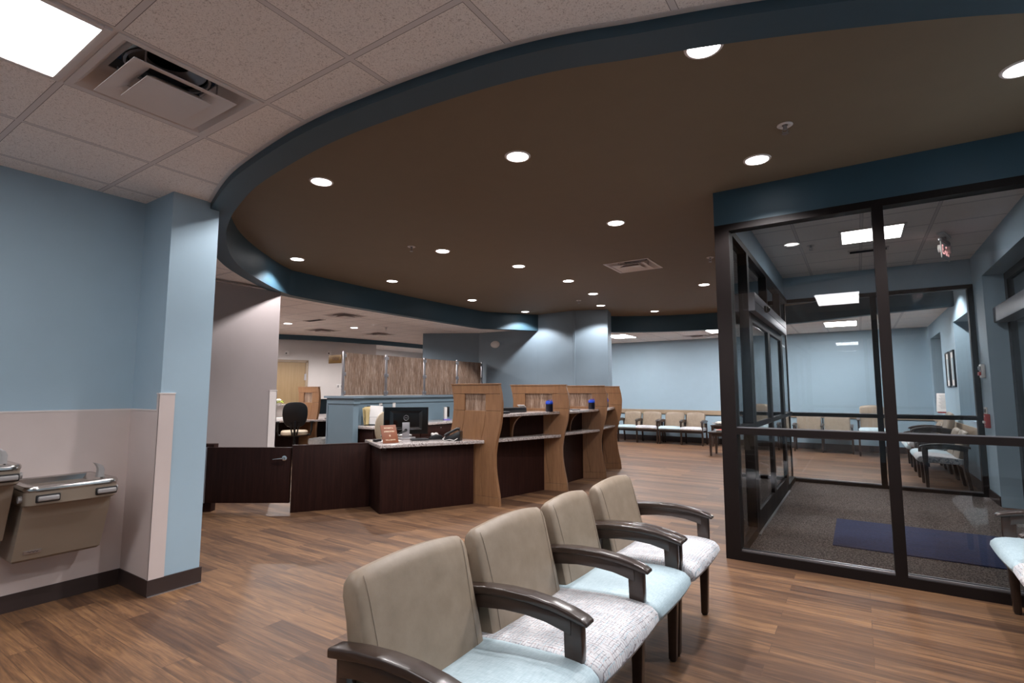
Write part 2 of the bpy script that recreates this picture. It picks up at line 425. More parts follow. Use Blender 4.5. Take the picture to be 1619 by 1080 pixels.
struct('floor_carpet', MB().b2(-.88, XW, 4.66, 8.97, 0, .007, 'carpet'))

struct('wall_left', MB().b2(-4.55, -4.38, YN, 1.70, 0, ZT+.01, 'wall_blue'))
struct('wall_pillar', MB().b2(-6.8, -3.94, 1.634, 1.95, 0, ZR, 'wall_blue').b2(-6.8, -3.94, 1.634, 1.885, ZR, ZT+.01, 'wall_blue'))
struct('wall_partition', MB().b2(-6.75, -6.55, 1.95, 4.12, 0, ZR+.005, 'wall_grey'))
struct('wall_rear', MB().b2(-13.4, -6.75, 3.1, 3.25, 0, ZT+.01, 'wall_grey'))
struct('wall_back', MB().b2(-13.4, 1.6, YF, YF+.15, 0, ZT+.01, 'wall_blue'))
struct('wall_far', MB().b2(-13.55, -13.3, 3.1, 14.4, 0, ZT+.01, 'wall_cream'))
struct('wall_front', MB().b2(-4.5, 1.6, YN-.15, YN, 0, ZT+.01, 'wall_blue'))
w = MB(); X0, X1 = XW, XW+.27
for y0, y1, z0, z1 in ((YN, 5.2, 0, 3.12), (5.2, 8.34, 2.75, 3.12), (8.34, 9.2, 0, 3.12), (9.2, 10.76, 0, .93), (9.2, 10.76, 2.45, 3.12), (10.76, 12.35, 0, 3.12), (12.35, 13.9, 0, .93), (12.35, 13.9, 2.45, 3.12), (13.9, 14.3, 0, 3.12)):
    w.b2(X0, X1, y0, y1, z0, z1, 'wall_blue')
struct('wall_right', w)
w = MB().wall((-8.72, 9.25), (-7.52, 9.95), .15, 0, ZT+.01, 'wall_slate').wall((-7.56, 9.94), (-5.87, 9.92), .15, 0, ZB+.01, 'wall_slate').wall((-5.9, 9.92), (-4.90, 9.80), .15, 0, ZB+.01, 'wall_slate')
struct('wall_angled', w)
struct('wall_column', MB().prism([(-4.94, 9.80), (-4.27, 10.05), (-4.42, 10.6), (-5.05, 10.5)], 0, ZB+.01, 'wall_slate'))
W0 = Vector((-12.4, 6.5)); W1 = Vector((-11.03, 9.85)); WD = (W1-W0).normalized(); WANG = math.atan2(WD.y, WD.x)
Ws = Vector(W0-WD*2.6)
struct('wall_office', MB().wall(tuple(Ws), tuple(W1), .14, 0, ZT+.01, 'wall_cream'))
mb = MB(); pth = catmull([(-13.3, 5.0), (-12.55, 6.3), (-11.88, 7.3), (-11.32, 8.35), (-11.02, 9.6), (-10.86, 11.5), (-10.85, 14.2)], 5)
mb.strip(v3(pth, 2.625), v3(pth, ZT+.005), 'wall_teal'); p2 = offset(pth, .12); mb.strip(v3(pth, 2.625), v3(p2, 2.625), 'wall_teal'); mb.strip(v3(p2, 2.625), v3(p2, ZT+.005), 'wall_teal')
struct('trim_3', mb, True)

# baseboards, wainscot, guards, chair rails
t = .012; BH = .105
struct('baseboard_left', MB().b2(-4.38, -4.38+t, YN, 1.634-t, 0, BH, 'base_dark').b2(-4.38, -3.94+t, 1.634-t, 1.634, 0, BH, 'base_dark').b2(-3.94, -3.94+t, 1.634, 1.95+t, 0, BH, 'base_dark').b2(-3.928, -3.918, 1.625, 1.96, 0, .004, 'alu'))
struct('trim_4', MB().b2(-4.38, -4.38+.006, YN, 1.628, BH, 1.205, 'wainscot').b2(-4.38, -4.37, YN, 1.624, 1.205, 1.215, 'white_paint').b2(-4.374, -3.965, 1.628, 1.634, BH, 1.205, 'wainscot').b2(-4.374, -3.965, 1.624, 1.634, 1.205, 1.215, 'white_paint'))
struct('trim_5', MB().b2(-3.97, -3.932, 1.626, 1.634, BH, 1.32, 'wainscot').b2(-3.94, -3.932, 1.626, 1.722, BH, 1.32, 'wainscot').b2(-3.972, -3.930, 1.622, 1.726, 1.32, 1.328, 'white_paint'))
struct('trim_6', MB().b2(-6.55, -6.543, 4.02, 4.127, BH, 1.345, 'white_paint').b2(-6.66, -6.543, 4.12, 4.127, BH, 1.345, 'white_paint').b2(-6.66, -6.54, 4.018, 4.13, 1.345, 1.355, 'white_paint'))
struct('baseboard_partition', MB().b2(-6.55, -6.55+t, 1.95, 4.13, 0, BH, 'base_dark'))
struct('baseboard_back', MB().b2(-7.5, XW, YF-t, YF, 0, .14, 'base_dark'))
struct('trim_7', MB().b2(-7.5, XW, YF-.022, YF, .735, .85, 'rail_tan', .004).b2(-7.5, XW, YF-.016, YF, .725, .735, 'base_dark'))
struct('trim_8', MB().b2(XW-.022, XW, 9.06, YF-.02, .735, .85, 'rail_tan', .004))
struct('baseboard_right', MB().b2(XW-t, XW, 9.06, YF-t, 0, .14, 'base_dark').b2(XW-t, XW, 8.34, 8.95, 0, .12, 'base_dark').b2(XW-t, XW, YN, YB-.01, 0, .12, 'base_dark'))

# exterior windows and door (night outside)
def ext_window(name, y0, y1):
    r = MB(); xf = XW+.2
    for a, b, c, d in ((y0, y1, 2.39, 2.45), (y0, y1, .93, .99), (y0, y0+.06, .99, 2.39), (y1-.06, y1, .99, 2.39)): r.b2(xf, xf+.06, a, b, c, d, 'bronze')
    o = struct(name, r); tag(MB().b2(xf+.025, xf+.035, y0+.05, y1-.05, .98, 2.40, 'night_glass').obj('pane', o)); return o
ext_window('window_1', 9.2, 10.76); ext_window('window_2', 12.35, 13.9)
xd = XW+.195
r = MB().b2(xd, xd+.07, 8.22, 8.34, 0, 2.75, 'bronze').b2(xd, xd+.07, 5.2, 5.32, 0, 2.75, 'bronze').b2(xd, xd+.07, 5.32, 8.22, 2.66, 2.75, 'bronze').b2(xd, xd+.07, 5.32, 8.22, 0, .09, 'bronze')
for y in (7.55, 6.77, 5.99): r.b2(xd, xd+.07, y-.05, y+.05, .09, 2.16, 'bronze')
do = struct('door_1', r)
MB().b2(xd-.13, xd+.07, 5.25, 8.30, 2.16, 2.34, 'silver_bar', .006).obj('operator_bar', do)
MB().b2(xd+.03, xd+.04, 5.3, 8.24, .08, 2.67, 'night_glass').obj('pane', do)

# ------------------------------------------------------------------ vestibule shell
ZH = 2.755
struct('wall_header', MB().b2(XV, XW, YB, YB+.10, ZH, ZB+.02, 'wall_teal').b2(XV, XV+.06, YB+.10, YV2, ZH, ZB+.02, 'wall_teal').b2(XV, XW, YV2-.05, YV2, ZH, ZB+.02, 'wall_teal'))
struct('wall_soffit', MB().b2(XV+.06, XW, YB+.10, YB+.115, ZH, 3.10, 'wall_blue').b2(XV+.06, XV+.075, YB+.10, YV2-.05, ZH, 3.10, 'wall_blue').b2(XV+.06, XW, YV2-.07, YV2-.05, ZH, 3.10, 'wall_blue'))
FY0, FY1 = YB, YB+.11
def screen(name, y0, y1, xm, xl, xr, zmid, sill=.07, post=.1):
    """storefront glazing running along X: frame, then panes as parts"""
    r = MB(); b = .003
    r.b2(xl, xr, y0, y1, ZH-.055, ZH, 'bronze').b2(xl, xr, y0, y1, 0, sill, 'bronze')
    r.b2(xl, xl+post, y0, y1, sill, ZH-.055, 'bronze').b2(xr-.06, xr, y0, y1, sill, ZH-.055, 'bronze')
    r.b2(xm-.035, xm+.035, y0, y1, sill, ZH-.055, 'bronze')
    for a, c in ((xl+post, xm-.035), (xm+.035, xr-.06)): r.b2(a, c, y0, y1, zmid-.026, zmid+.026, 'bronze')
    o = struct(name, r); ym = (y0+y1)/2
    for a, c in ((xl+post, xm-.035), (xm+.035, xr-.06)):
        for z0, z1 in ((sill, zmid-.026), (zmid+.026, ZH-.055)):
            MB().b2(a-.005, c+.005, ym-.004, ym+.004, z0-.005, z1+.005, 'glass').obj('pane', o)
    g = MB()
    for a, c in ((xl+post, xm-.035), (xm+.035, xr-.06)):
        g.b2(a, c, ym-.03, ym-.012, sill, sill+.012, 'alu').b2(a, c, ym+.012, ym+.03, sill, sill+.012, 'alu')
        g.b2(a, c, ym-.03, ym-.012, zmid+.026, zmid+.034, 'alu')
    g.obj('glazing_bead', o); return o
screen('window_3', FY0, FY1, .19, XV, XW, 1.02, post=.115)
screen('window_4', 8.95, YV2, .25, XV+.02, XW, 1.0, sill=.05, post=.06)
# sliding door wall along Y
xa, xb = XV+.02, XV+.115
r = MB()
r.b2(xa, xb, FY1, 8.95, ZH-.06, ZH, 'bronze')                                  # head
for a, c in ((FY1, FY1+.05), (5.42, 5.52), (7.98, 8.08)): r.b2(xa, xb, a, c, 0, ZH-.06, 'bronze')
r.b2(xa, xb, 6.72, 6.79, 2.30, ZH-.06, 'bronze')
for a, c in ((FY1+.05, 5.42), (8.08, 8.95)): r.b2(xa, xb, a, c, 0, .08, 'bronze'); r.b2(xa, xb, a, c, .99, 1.04, 'bronze')
d2 = struct('door_2', r)
MB().b2(xa-.01, xb+.06, 5.42, 8.08, 2.12, 2.30, 'silver_bar', .005).b2(xb+.058, xb+.062, 5.44, 8.06, 2.205, 2.211, 'duct_dark').obj('operator_bar', d2)
MB().sph((xb+.075, 6.1, 2.22), .035, 'black_gloss', (1, 1.3, 1)).b2(xb+.05, xb+.08, 6.02, 6.18, 2.19, 2.25, 'black_plastic', .008).obj('sensor', d2)
MB().b2(xa-.005, xb+.02, 5.45, 8.05, 0, .016, 'alu').obj('threshold', d2)
for y0, y1 in ((FY1+.05, 5.42), (8.08, 8.95)):
    for z0, z1 in ((.08, .99), (1.04, ZH-.06)): MB().b2(xa+.045, xa+.052, y0, y1, z0, z1, 'glass').obj('pane', d2)
for y0, y1 in ((5.52, 6.72), (6.79, 7.98)): MB().b2(xa+.045, xa+.052, y0, y1, 2.30, ZH-.06, 'glass').obj('pane', d2)
def leaf(y0, y1, x):
    q = MB(); s = .085
    q.b2(x, x+.04, y0, y0+s, .015, 2.12, 'bronze').b2(x, x+.04, y1-s, y1, .015, 2.12, 'bronze').b2(x, x+.04, y0+s, y1-s, .015, .20, 'bronze').b2(x, x+.04, y0+s, y1-s, 2.03, 2.12, 'bronze').b2(x, x+.04, y0+s, y1-s, .99, 1.04, 'bronze')
    o = q.obj('door_leaf', d2)
    MB().b2(x+.016, x+.022, y0+s, y1-s, .20, .99, 'glass').b2(x+.016, x+.022, y0+s, y1-s, 1.04, 2.03, 'glass').obj('pane', o)
leaf(5.53, 6.76, XV+.075); leaf(6.76, 7.97, XV+.075)

# office door in the far cream wall
r = MB(); s0, s1 = .86, 1.78
r.b2(s0-.06, s0, -.03, .02, 0, 2.13, 'rail_tan').b2(s1, s1+.06, -.03, .02, 0, 2.13, 'rail_tan').b2(s0-.06, s1+.06, -.03, .02, 2.07, 2.13, 'rail_tan')
do = struct('door_3', r); do.location = (W0.x, W0.y, 0); do.rotation_euler.z = WANG
MB().b2(s0+.004, s1-.004, -.018, .015, .01, 2.066, 'oak_door').obj('door_leaf', do)
MB().b2(s1-.03, s1+.02, -.036, -.016, 1.62, 1.78, 'alu').b2(s1-.03, s1+.02, -.036, -.016, .3, .42, 'alu').obj('hinge', do)

# ================================================================== LIGHTS AND CEILING FIXTURES
def downlight(x, y, z, label, group='recessed downlights in the brown ceiling', watts=DOWNLIGHT_W, spread=129, r=.077, on=True):
    o = thing('downlight', label, 'ceiling light', (x, y, z), 0, group)
    MB().lathe([(r, -.001), (r+.002, -.007), (r+.014, -.006), (r+.018, -.001), (r+.018, .004), (r, .004)], 'white_paint').obj('trim_ring', o)
    MB().lathe([(0, -.004), (r*.6, -.004), (r, -.003), (r, .002), (0, .002)], 'lens_down' if on else 'white_plastic').obj('lens', o)
    if on: lamp('SPOT', 'beam', o, (0, 0, -.02), watts, spot_size=math.radians(spread), spot_blend=.32, shadow_soft_size=.05)
    return o
DL = [(-.55, 2.555, 'round recessed downlight partly hidden by the near edge of the blue ring'),
 (.82, 3.66, 'round recessed downlight furthest to the right, cut by the edge of the photo'),
 (-1.98, 3.06, 'round recessed downlight midway between the near ring edge and the air vent'),
 (-.53, 4.08, 'round recessed downlight just in front of the blue header over the glass vestibule'),
 (-3.57, 2.56, 'round recessed downlight closest to the left curve of the blue ring'),
 (-1.96, 4.87, 'round recessed downlight in front of the square brown-ceiling air vent'),
 (-4.14, 4.71, 'round recessed downlight beside the small sprinkler, over the granite desk'),
 (-5.98, 3.97, 'round recessed downlight casting a bright cone on the curved blue fascia'),
 (-3.78, 5.87, 'round recessed downlight above the first granite-topped counter bay'),
 (-3.65, 7.09, 'round recessed downlight above the second granite-topped counter bay'),
 (-5.95, 5.6, 'round recessed downlight next along the straight fascia from the fascia cone'),
 (-3.78, 8.28, 'round recessed downlight above the last wooden counter panel'),
 (-5.95, 7.62, 'round recessed downlight midway along the straight blue fascia'),
 (-5.87, 9.37, 'round recessed downlight lighting a scallop where the fascia meets the slate wall'),
 (-4.18, 9.51, 'round recessed downlight right in front of the slate column'),
 (-3.52, 10.82, 'round recessed downlight beyond the column, above the way to the back-wall chairs'),
 (-1.96, 8.53, 'round recessed downlight left of the vestibule post, beyond the air vent'),
 (.80, 10.05, 'round recessed downlight behind the vestibule, lighting a cone on the window wall')]
for x, y, l in DL: downlight(x, y, ZB, l)
for x, y, l in ((-9.78, 6.34, 'small round downlight in the tiled office ceiling nearer the grey partition'), (-9.19, 7.56, 'small round downlight in the tiled office ceiling nearer the reed screens')):
    downlight(x, y, ZT, l, 'office downlights', 150, 165)
downlight(-.56, 7.04, 3.10, 'unlit round downlight in the vestibule ceiling beside a sprinkler', 'vestibule downlight', 0, on=False)

def troffer(x, y, z, w, d, label, name='ceiling_light', lens='lens_troffer'):
    o = thing(name, label, 'ceiling light', (x, y, z), 0, 'lit ceiling panels'); f = MB(); e = .028
    for a, b, c, g in ((-w/2, w/2, -d/2, -d/2+e), (-w/2, w/2, d/2-e, d/2), (-w/2, -w/2+e, -d/2+e, d/2-e), (w/2-e, w/2, -d/2+e, d/2-e)): f.b2(a, b, c, g, -.012, .003, 'white_paint', .003)
    f.obj('frame', o)
    MB().b2(-w/2+e, w/2-e, -d/2+e, d/2-e, -.008, .003, lens).obj('lens', o); return o
troffer(-2.637, .115, ZT, .60, 1.21, 'bright rectangular light panel beside the near square air diffuser')
troffer(-2.637, -1.73, ZT, .60, 1.21, 'added unseen light panel behind the camera over the fountain wall')  # out-of-view panel added for front light around the camera
troffer(-.18, .115, ZT, .60, 1.21, 'added unseen light panel overhead above the near waiting chairs')  # extra panel out of view, added to light the near chairs and tiles
troffer(-4.95, 12.45, ZT, .60, .9, 'bright ceiling panel beyond the far ring, beside the column', lens='lens_troffer_far')
troffer(-2.55, 12.45, ZT, .60, .9, 'bright ceiling panel beyond the far ring, beside the vestibule post', lens='lens_troffer_far')
troffer(-.22, 12.6, ZT, .60, .9, 'bright ceiling panel beyond the far ring, seen through the vestibule glass', lens='lens_troffer_far')
troffer(.22, 6.95, 3.10, .61, .61, 'square light panel in the vestibule ceiling')
troffer(-11.3, 12.0, ZT, .6, 1.2, 'bright ceiling panel in the room beyond the office wall', lens='lens_troffer_far')
troffer(-8.3, 4.3, ZT, .6, 1.2, 'added unseen ceiling panel in the office just behind the grey partition', lens='lens_office_added')  # hidden panel added to brighten the office wall
troffer(-10.6, 5.2, ZT, .6, 1.2, 'added unseen ceiling panel in the office further behind the grey partition', lens='lens_office_added')  # second unseen office panel, put in for more light
troffer(-7.4, 12.45, ZT, .6, .9, 'added ceiling panel hidden behind the slate column', lens='lens_troffer_far')  # unseen panel added to raise the light in the far lobby

def diffuser(i, label, group='square air diffusers'):
    x, y, z, s = DIF[i]
    o = thing('air_diffuser', label, 'air vent', (x, y, z), 0, group); h = s/2
    def sq(q, zz): return [(-q, -q, zz), (q, -q, zz), (q, q, zz), (-q, q, zz)]
    def skirt(rings, m): 
        b = bmesh.new(); V = [[b.verts.new(p) for p in r] for r in rings]
        for A, B in zip(V, V[1:]):
            for k in range(4): b.faces.new((A[k], A[(k+1) % 4], B[(k+1) % 4], B[k]))
        return MB()._add(b, m)
    skirt([sq(h, -.001), sq(h, -.005), sq(h-.028, -.005), sq(h-.045, .012), sq(h*.70, .085), sq(h*.60, .10), sq(h*.60, .11)], 'white_paint').obj('outer_cone', o)
    MB().lathe([(h*.60, .100), (h*.55, .098), (h*.55, .21), (0, .21)], 'duct_dark').lathe([(h*.60, .101), (h*.545, .096), (h*.535, .115)], 'alu').lathe([(h*.30, .16), (h*.52, .125), (h*.50, .14)], 'alu').b2(-h*.60, -h*.30, -h*.6, h*.6, .104, .108, 'duct_dark').b2(h*.30, h*.60, -h*.6, h*.6, .104, .108, 'duct_dark').obj('duct', o)
    skirt([sq(h*.40, .016), sq(h*.52, -.004), sq(h*.715, -.022), sq(h*.715, -.025), sq(h*.52, -.007), sq(h*.40, .013), sq(h*.40, .016)], 'white_paint').obj('louver', o)
    skirt([sq(h*.02, .006), sq(h*.30, .000), sq(h*.452, -.034), sq(h*.452, -.037), sq(h*.30, -.022), sq(.002, -.016)], 'white_paint').obj('centre_plate', o)
    for a, b in ((-h*.5, -h*.5), (h*.5, h*.5), (-h*.5, h*.5), (h*.5, -h*.5)): MB().cyl((a, b, .0), (a, b, .10), .004, 'alu', seg=8).obj('hanger', o)
    return o
for i, l in enumerate(('large square air diffuser beside the bright near light panel', 'square air diffuser in the brown ceiling', 'square air diffuser in the office tiles near the blue fascia', 'square air diffuser in the office tiles near the maple door', 'square air diffuser in the office tiles above the reed screens', 'square air diffuser in the far tiles above the waiting chairs')): diffuser(i, l)
def slot(x, y, z, w, d, label):
    o = thing('slot_vent', label, 'air vent', (x, y, z)); f = MB()
    for a, b, c, g in ((-w/2, w/2, -d/2, -d/2+.02), (-w/2, w/2, d/2-.02, d/2), (-w/2, -w/2+.02, -d/2+.02, d/2-.02), (w/2-.02, w/2, -d/2+.02, d/2-.02)): f.b2(a, b, c, g, -.012, .002, 'white_paint')
    f.obj('frame', o); g = MB().b2(-w/2+.02, w/2-.02, -d/2+.02, d/2-.02, -.003, .002, 'duct_dark')
    n = 5
    for i in range(n): yy = -d/2+.02+(i+.5)*(d-.04)/n; g.box((0, yy, -.008), (w-.04, .004, .012), 'charcoal')
    g.obj('grille', o)
slot(-8.86, 6.31, ZT, .5, .16, 'dark slot vent in the office ceiling between the downlight and the fascia')
slot(-2.75, 13.3, ZT, .5, .14, 'dark slot vent in the far ceiling beside the vestibule post')
slot(.20, 7.72, 3.10, .42, .16, 'dark slot vent behind the square vestibule light')

def sprinkler(x, y, z, label):
    o = thing('sprinkler', label, 'sprinkler', (x, y, z), 0, None)
    MB().lathe([(.018, .002), (.045, .001), (.047, -.004), (.038, -.010), (.018, -.004)], 'white_paint').obj('escutcheon', o)
    MB().cyl((0, 0, 0), (0, 0, -.03), .012, 'alu', seg=10).tube([(-.012, 0, -.028), (-.016, 0, -.042), (0, 0, -.055), (.016, 0, -.042), (.012, 0, -.028)], .003, 'alu', 6).lathe([(0, -.056), (.020, -.057), (.020, -.060), (0, -.060)], 'alu').obj('head', o)
sprinkler(-.30, 3.63, ZB, 'small ceiling sprinkler nearest the vestibule header')
sprinkler(-4.32, 4.36, ZB, 'small ceiling sprinkler above the granite desk')
sprinkler(-1.48, 6.82, ZB, 'small ceiling sprinkler right of the brown-ceiling air vent')
sprinkler(-4.29, 8.75, ZB, 'small ceiling sprinkler in front of the slate wall')
sprinkler(-.38, 7.1, 3.10, 'small ceiling sprinkler inside the vestibule')
sprinkler(-8.55, 7.9, ZT, 'small ceiling sprinkler in the office tiles')

# exit sign in the vestibule
ex = thing('exit_sign', 'lit red and clear exit sign with twin lamps hanging in the vestibule', 'exit sign', (.90, 7.42, 3.10), math.radians(72))
MB().b2(-.15, .15, -.035, .035, -.03, 0, 'white_plastic', .006).cyl((0, 0, -.03), (0, 0, -.06), .02, 'alu').obj('canopy', ex)
MB().b2(-.17, .17, -.02, .02, -.10, -.06, 'alu', .008).obj('housing', ex)
pl = MB().b2(-.165, .165, -.006, .006, -.29, -.10, 'white_plastic', .004).obj('plate', ex)
for s in (1, -1): text('EXIT', .15, 'exit_red', 'lettering', pl, (0, -.0068*s, -.195), (PI/2, 0, 0 if s > 0 else PI))
for s in (1, -1): MB().lathe([(0, 0), (.03, .004), (.045, .03), (.045, .06), (0, .06)], 'white_plastic', M=Matrix.Rotation(PI/2*s, 4, 'X'), c=(.08*s, .02*s, -.17)).obj('emergency_lamp', ex)

# ================================================================== DRINKING FOUNTAINS
def rrect(x0, x1, y0, y1, r, z, n=6):
    P = [(x0, y0, z)]
    P += [(x1-r+r*math.sin(a), y0+r-r*math.cos(a), z) for a in [i*PI/2/n for i in range(n+1)]]
    P += [(x1-r+r*math.cos(a), y1-r+r*math.sin(a), z) for a in [i*PI/2/n for i in range(n+1)]]
    return P+[(x0, y1, z)]
def fountain(y, dz, label):
    o = thing('drinking_fountain', label, 'drinking fountain', (-4.374, y, dz)); h = .228; D = .452
    MB().loft([rrect(0, D-.01, -h+.006, h-.006, .06, .762), rrect(0, D, -h, h, .065, .772), rrect(0, D, -h, h, .065, .784), rrect(0, D-.006, -h+.006, h-.006, .06, .794), rrect(.01, D-.022, -h+.022, h-.022, .055, .798),
               rrect(.035, D-.05, -h+.05, h-.05, .07, .792), rrect(.055, D-.08, -h+.08, h-.075, .09, .765), rrect(.085, D-.12, -h+.12, h-.11, .08, .738), rrect(.13, D-.17, -h+.18, h-.17, .05, .732)], 'steel').lathe([(0, .002), (.022, .002), (.024, 0)], 'chrome', (.2, -.02, .732)).obj('basin', o)
    MB().loft([rrect(0, D-.03, -h+.014, h-.014, .05, .678), rrect(0, D-.012, -h+.006, h-.006, .055, .690), rrect(0, D-.008, -h+.004, h-.004, .06, .763)], 'fountain_tan').obj('apron', o)
    for yy in (-.125, .155):
        MB().box((D-.008, yy, .725), (.012, .112, .044), 'duct_dark', .006).box((D+.002, yy, .725), (.016, .098, .028), 'grey_plastic', .0075, seg=3).obj('push_bar', o)
    MB().cyl((D-.09, -h+.008, .722), (D-.09, -h-.012, .722), .020, 'grey_plastic', bev=.004).obj('side_button', o)
    MB().cyl((D-.09, h-.008, .722), (D-.09, h+.012, .722), .020, 'grey_plastic', bev=.004).obj('side_button', o)
    MB().loft([[(.285+a*w*.5, .168+c+b*.02*s, z) for a, b in ((-1, -1), (1, -1), (1.2, 0), (1, 1), (-1, 1), (-1.2, 0))] for z, c, w, s in ((.792, 0, .04, .85), (.815, .001, .038, .8), (.84, .002, .038, .78), (.862, -.006, .036, .7), (.878, -.022, .034, .45), (.884, -.036, .03, .16))], 'grey_plastic').obj('bubbler', o)
    c = MB(); hy = .212
    c.loft([[(0, -hy, .688), (.36, -hy, .688), (.36, hy, .688), (0, hy, .688)], [(0, -hy, .60), (.335, -hy, .60), (.335, hy, .60), (0, hy, .60)], [(0, -hy, .35), (.235, -hy, .35), (.235, hy, .35), (0, hy, .35)], [(0, -hy+.01, .335), (.215, -hy+.01, .335), (.215, hy-.01, .335), (0, hy-.01, .335)]], 'fountain_tan')
    c.obj('cabinet', o, smooth=False)
    R = Matrix.Rotation(math.atan2(.10, .25), 4, 'Y')
    b = MB().box((.254, -.125, .392), (.004, .082, .020), 'alu', R=R).obj('badge', o)
    MB().tube([(.2575, -.15+.05*i/12, .394+.004*math.sin(i*1.6)) for i in range(13)], .0014, 'charcoal', 6).obj('mark', b)
    return o
fountain(1.207, 0, 'lower steel-topped drinking fountain nearest the pillar')
fountain(.738, .135, 'higher steel-topped drinking fountain cut off by the photo edge')

# ================================================================== RECEPTION
# wooden divider panels: front foot (plan), angle of the visible face, width
PAN = [((-3.545, 5.082), math.radians(177.8), .755), ((-3.316, 6.364), math.radians(191.4), .82), ((-3.288, 7.61), math.radians(200.8), .82), ((-3.493, 8.737), math.radians(209.5), .80)]
PT = .045
def s_curve(z):
    T = [(0, 0), (.1, .008), (.13, .012), (.25, .036), (.355, .056), (.47, .068), (.59, .070), (.70, .054), (.79, .034), (.88, .008), (.95, -.010), (1.07, -.024), (1.2, -.030), (1.31, -.014), (1.44, .018)]
    for (a, p), (b, q) in zip(T, T[1:]):
        if z <= b: return p+(q-p)*(z-a)/(b-a)
    return T[-1][1]
def panel(F, ang, Wd, label, mirror=False, name='divider_panel'):
    o = thing(name, label, 'divider panel', (F[0], F[1], 0), ang, None if name != 'divider_panel' else 'carved wooden counter dividers')
    def piece(lo, hi, z0, z1, mb, m='oak', n=14):
        zs = [z0+(z1-z0)*i/n for i in range(n+1)]
        pts = [(lo(z), z) for z in zs]+[(hi(z), z) for z in reversed(zs)]
        mb.prism(pts, -PT, 0, m, 'xz', .0012, 1)
    fr = s_curve; fl = lambda z: s_curve(z)+Wd
    w0, w1 = .21, Wd-.21; g = .0018; zk = 1.108
    g0 = lambda z: w0+s_curve(z)-s_curve(zk); g1 = lambda z: w1+s_curve(z)-s_curve(zk)
    body = MB()
    piece(lambda z: fr(z)+.003, fl, 0, .096, body, n=3)
    piece(lambda z: fr(z)+.003, lambda z: g0(z)-g, .099, zk-.002, body); piece(lambda z: g0(z)+g, lambda z: g1(z)-g, .099, zk-.002, body); piece(lambda z: g1(z)+g, fl, .099, zk-.002, body)
    piece(lambda z: fr(z)+.003, lambda z: w0, zk+.002, 1.308, body, n=5); piece(lambda z: w1, fl, zk+.002, 1.308, body, n=5)
    piece(lambda z: fr(z)+.003, fl, 1.312, 1.418, body, n=4)
    body.obj('panel_body', o)
    core = MB()
    def cp(lo, hi, z0, z1):
        zs = [z0+(z1-z0)*i/10 for i in range(11)]; core.prism([(lo(z)+.006, z) for z in zs]+[(hi(z)-.006, z) for z in reversed(zs)], -PT+.007, -.007, 'espresso', 'xz')
    cp(fr, fl, .01, zk-.003); cp(fr, lambda z: w0, zk-.003, 1.312); cp(lambda z: w1, fl, zk-.003, 1.312); cp(fr, fl, 1.312, 1.42); core.obj('core', o)
    e = MB(); zs = [1.418*i/40 for i in range(41)]
    e.prism([(fr(z), z) for z in zs]+[(fr(z)+.003, z) for z in reversed(zs)], -PT, 0, 'oak', 'xz'); e.obj('edge_band', o)
    c0, c1 = fr(1.42)-.006, fl(1.42)+.006
    MB().b2(c0, c1, -PT-.004, .004, 1.421, 1.436, 'oak', .002).obj('cap', o)
    MB().b2(w0-.01, w1+.01, -PT/2-.004, -PT/2+.004, zk-.004, 1.314, 'reed_resin').obj('window_insert', o)
    return o
for (F, a, w_), l in zip(PAN, ('carved oak divider panel between the granite desk and the first counter bay', 'carved oak divider panel between the first and second counter bays', 'carved oak divider panel between the second and third counter bays', 'carved oak divider panel furthest along the counter, nearest the back-wall chairs')):
    panel(F, a, w_, l)
def pp(i, s, off=0):
    F, a, _ = PAN[i]; d = Vector((math.cos(a), math.sin(a))); n = Vector((d.y, -d.x))      # n: towards the back of the panel
    p = Vector(F)+d*s+n*off; return (p.x, p.y)
BACK = PT+.002
def bay(i, base, ledge, trans, label):
    o = thing('reception_counter', label, 'counter', (0, 0, 0), 0, 'counter bays')
    A, B = pp(i, base[0], BACK), pp(i+1, base[1], -.002)
    d = (Vector(B)-Vector(A)).normalized(); nin = Vector((-d.y, d.x))
    def quad(s0, s1, b0, b1): return [pp(i, s0, BACK), pp(i+1, s1, -.002), pp(i+1, b1, -.002), pp(i, b0, BACK)]
    def off(p, k): return (p[0]+nin.x*k, p[1]+nin.y*k)
    MB().prism([A, B, off(B, .03), off(A, .03)], 0, .718, 'espresso').obj('front_panel', o)
    MB().prism([off(A, .01), off(B, .01), off(B, .04), off(A, .04)], .757, 1.033, 'espresso').obj('upper_panel', o)
    MB().prism(quad(ledge[0], ledge[1], .74, .74), .719, .756, 'granite', bev=.004).obj('ledge_top', o)
    MB().prism(quad(trans[0], trans[1], base[0]+.12, base[1]+.12), 1.034, 1.070, 'granite', bev=.004).obj('counter_top', o)
    m = Vector(off(A, .01)).lerp(Vector(off(B, .01)), .46 if i == 0 else .62); ang = math.atan2(-nin.y, -nin.x)
    pr = [(0, .757), (.03, .757), (.036, .83), (.055, .90), (.09, .955), (.14, 1.0), (.20, 1.028), (.20, 1.033), (0, 1.033)]
    MB().prism(pr, -.014, .014, 'oak', 'xz', M=Matrix.Translation((m.x, m.y, 0)) @ Matrix.Rotation(ang, 4, 'Z')).obj('bracket', o)
bay(0, (.34, .33), (.20, .085), (.0, .10), 'granite-topped dark counter bay with the black box, nearest the desk')
bay(1, (.345, .36), (.18, .09), (.0, .10), 'granite-topped dark counter bay between the second and third oak dividers')
bay(2, (.36, .32), (.18, .10), (.0, .10), 'granite-topped dark counter bay furthest from the desk')

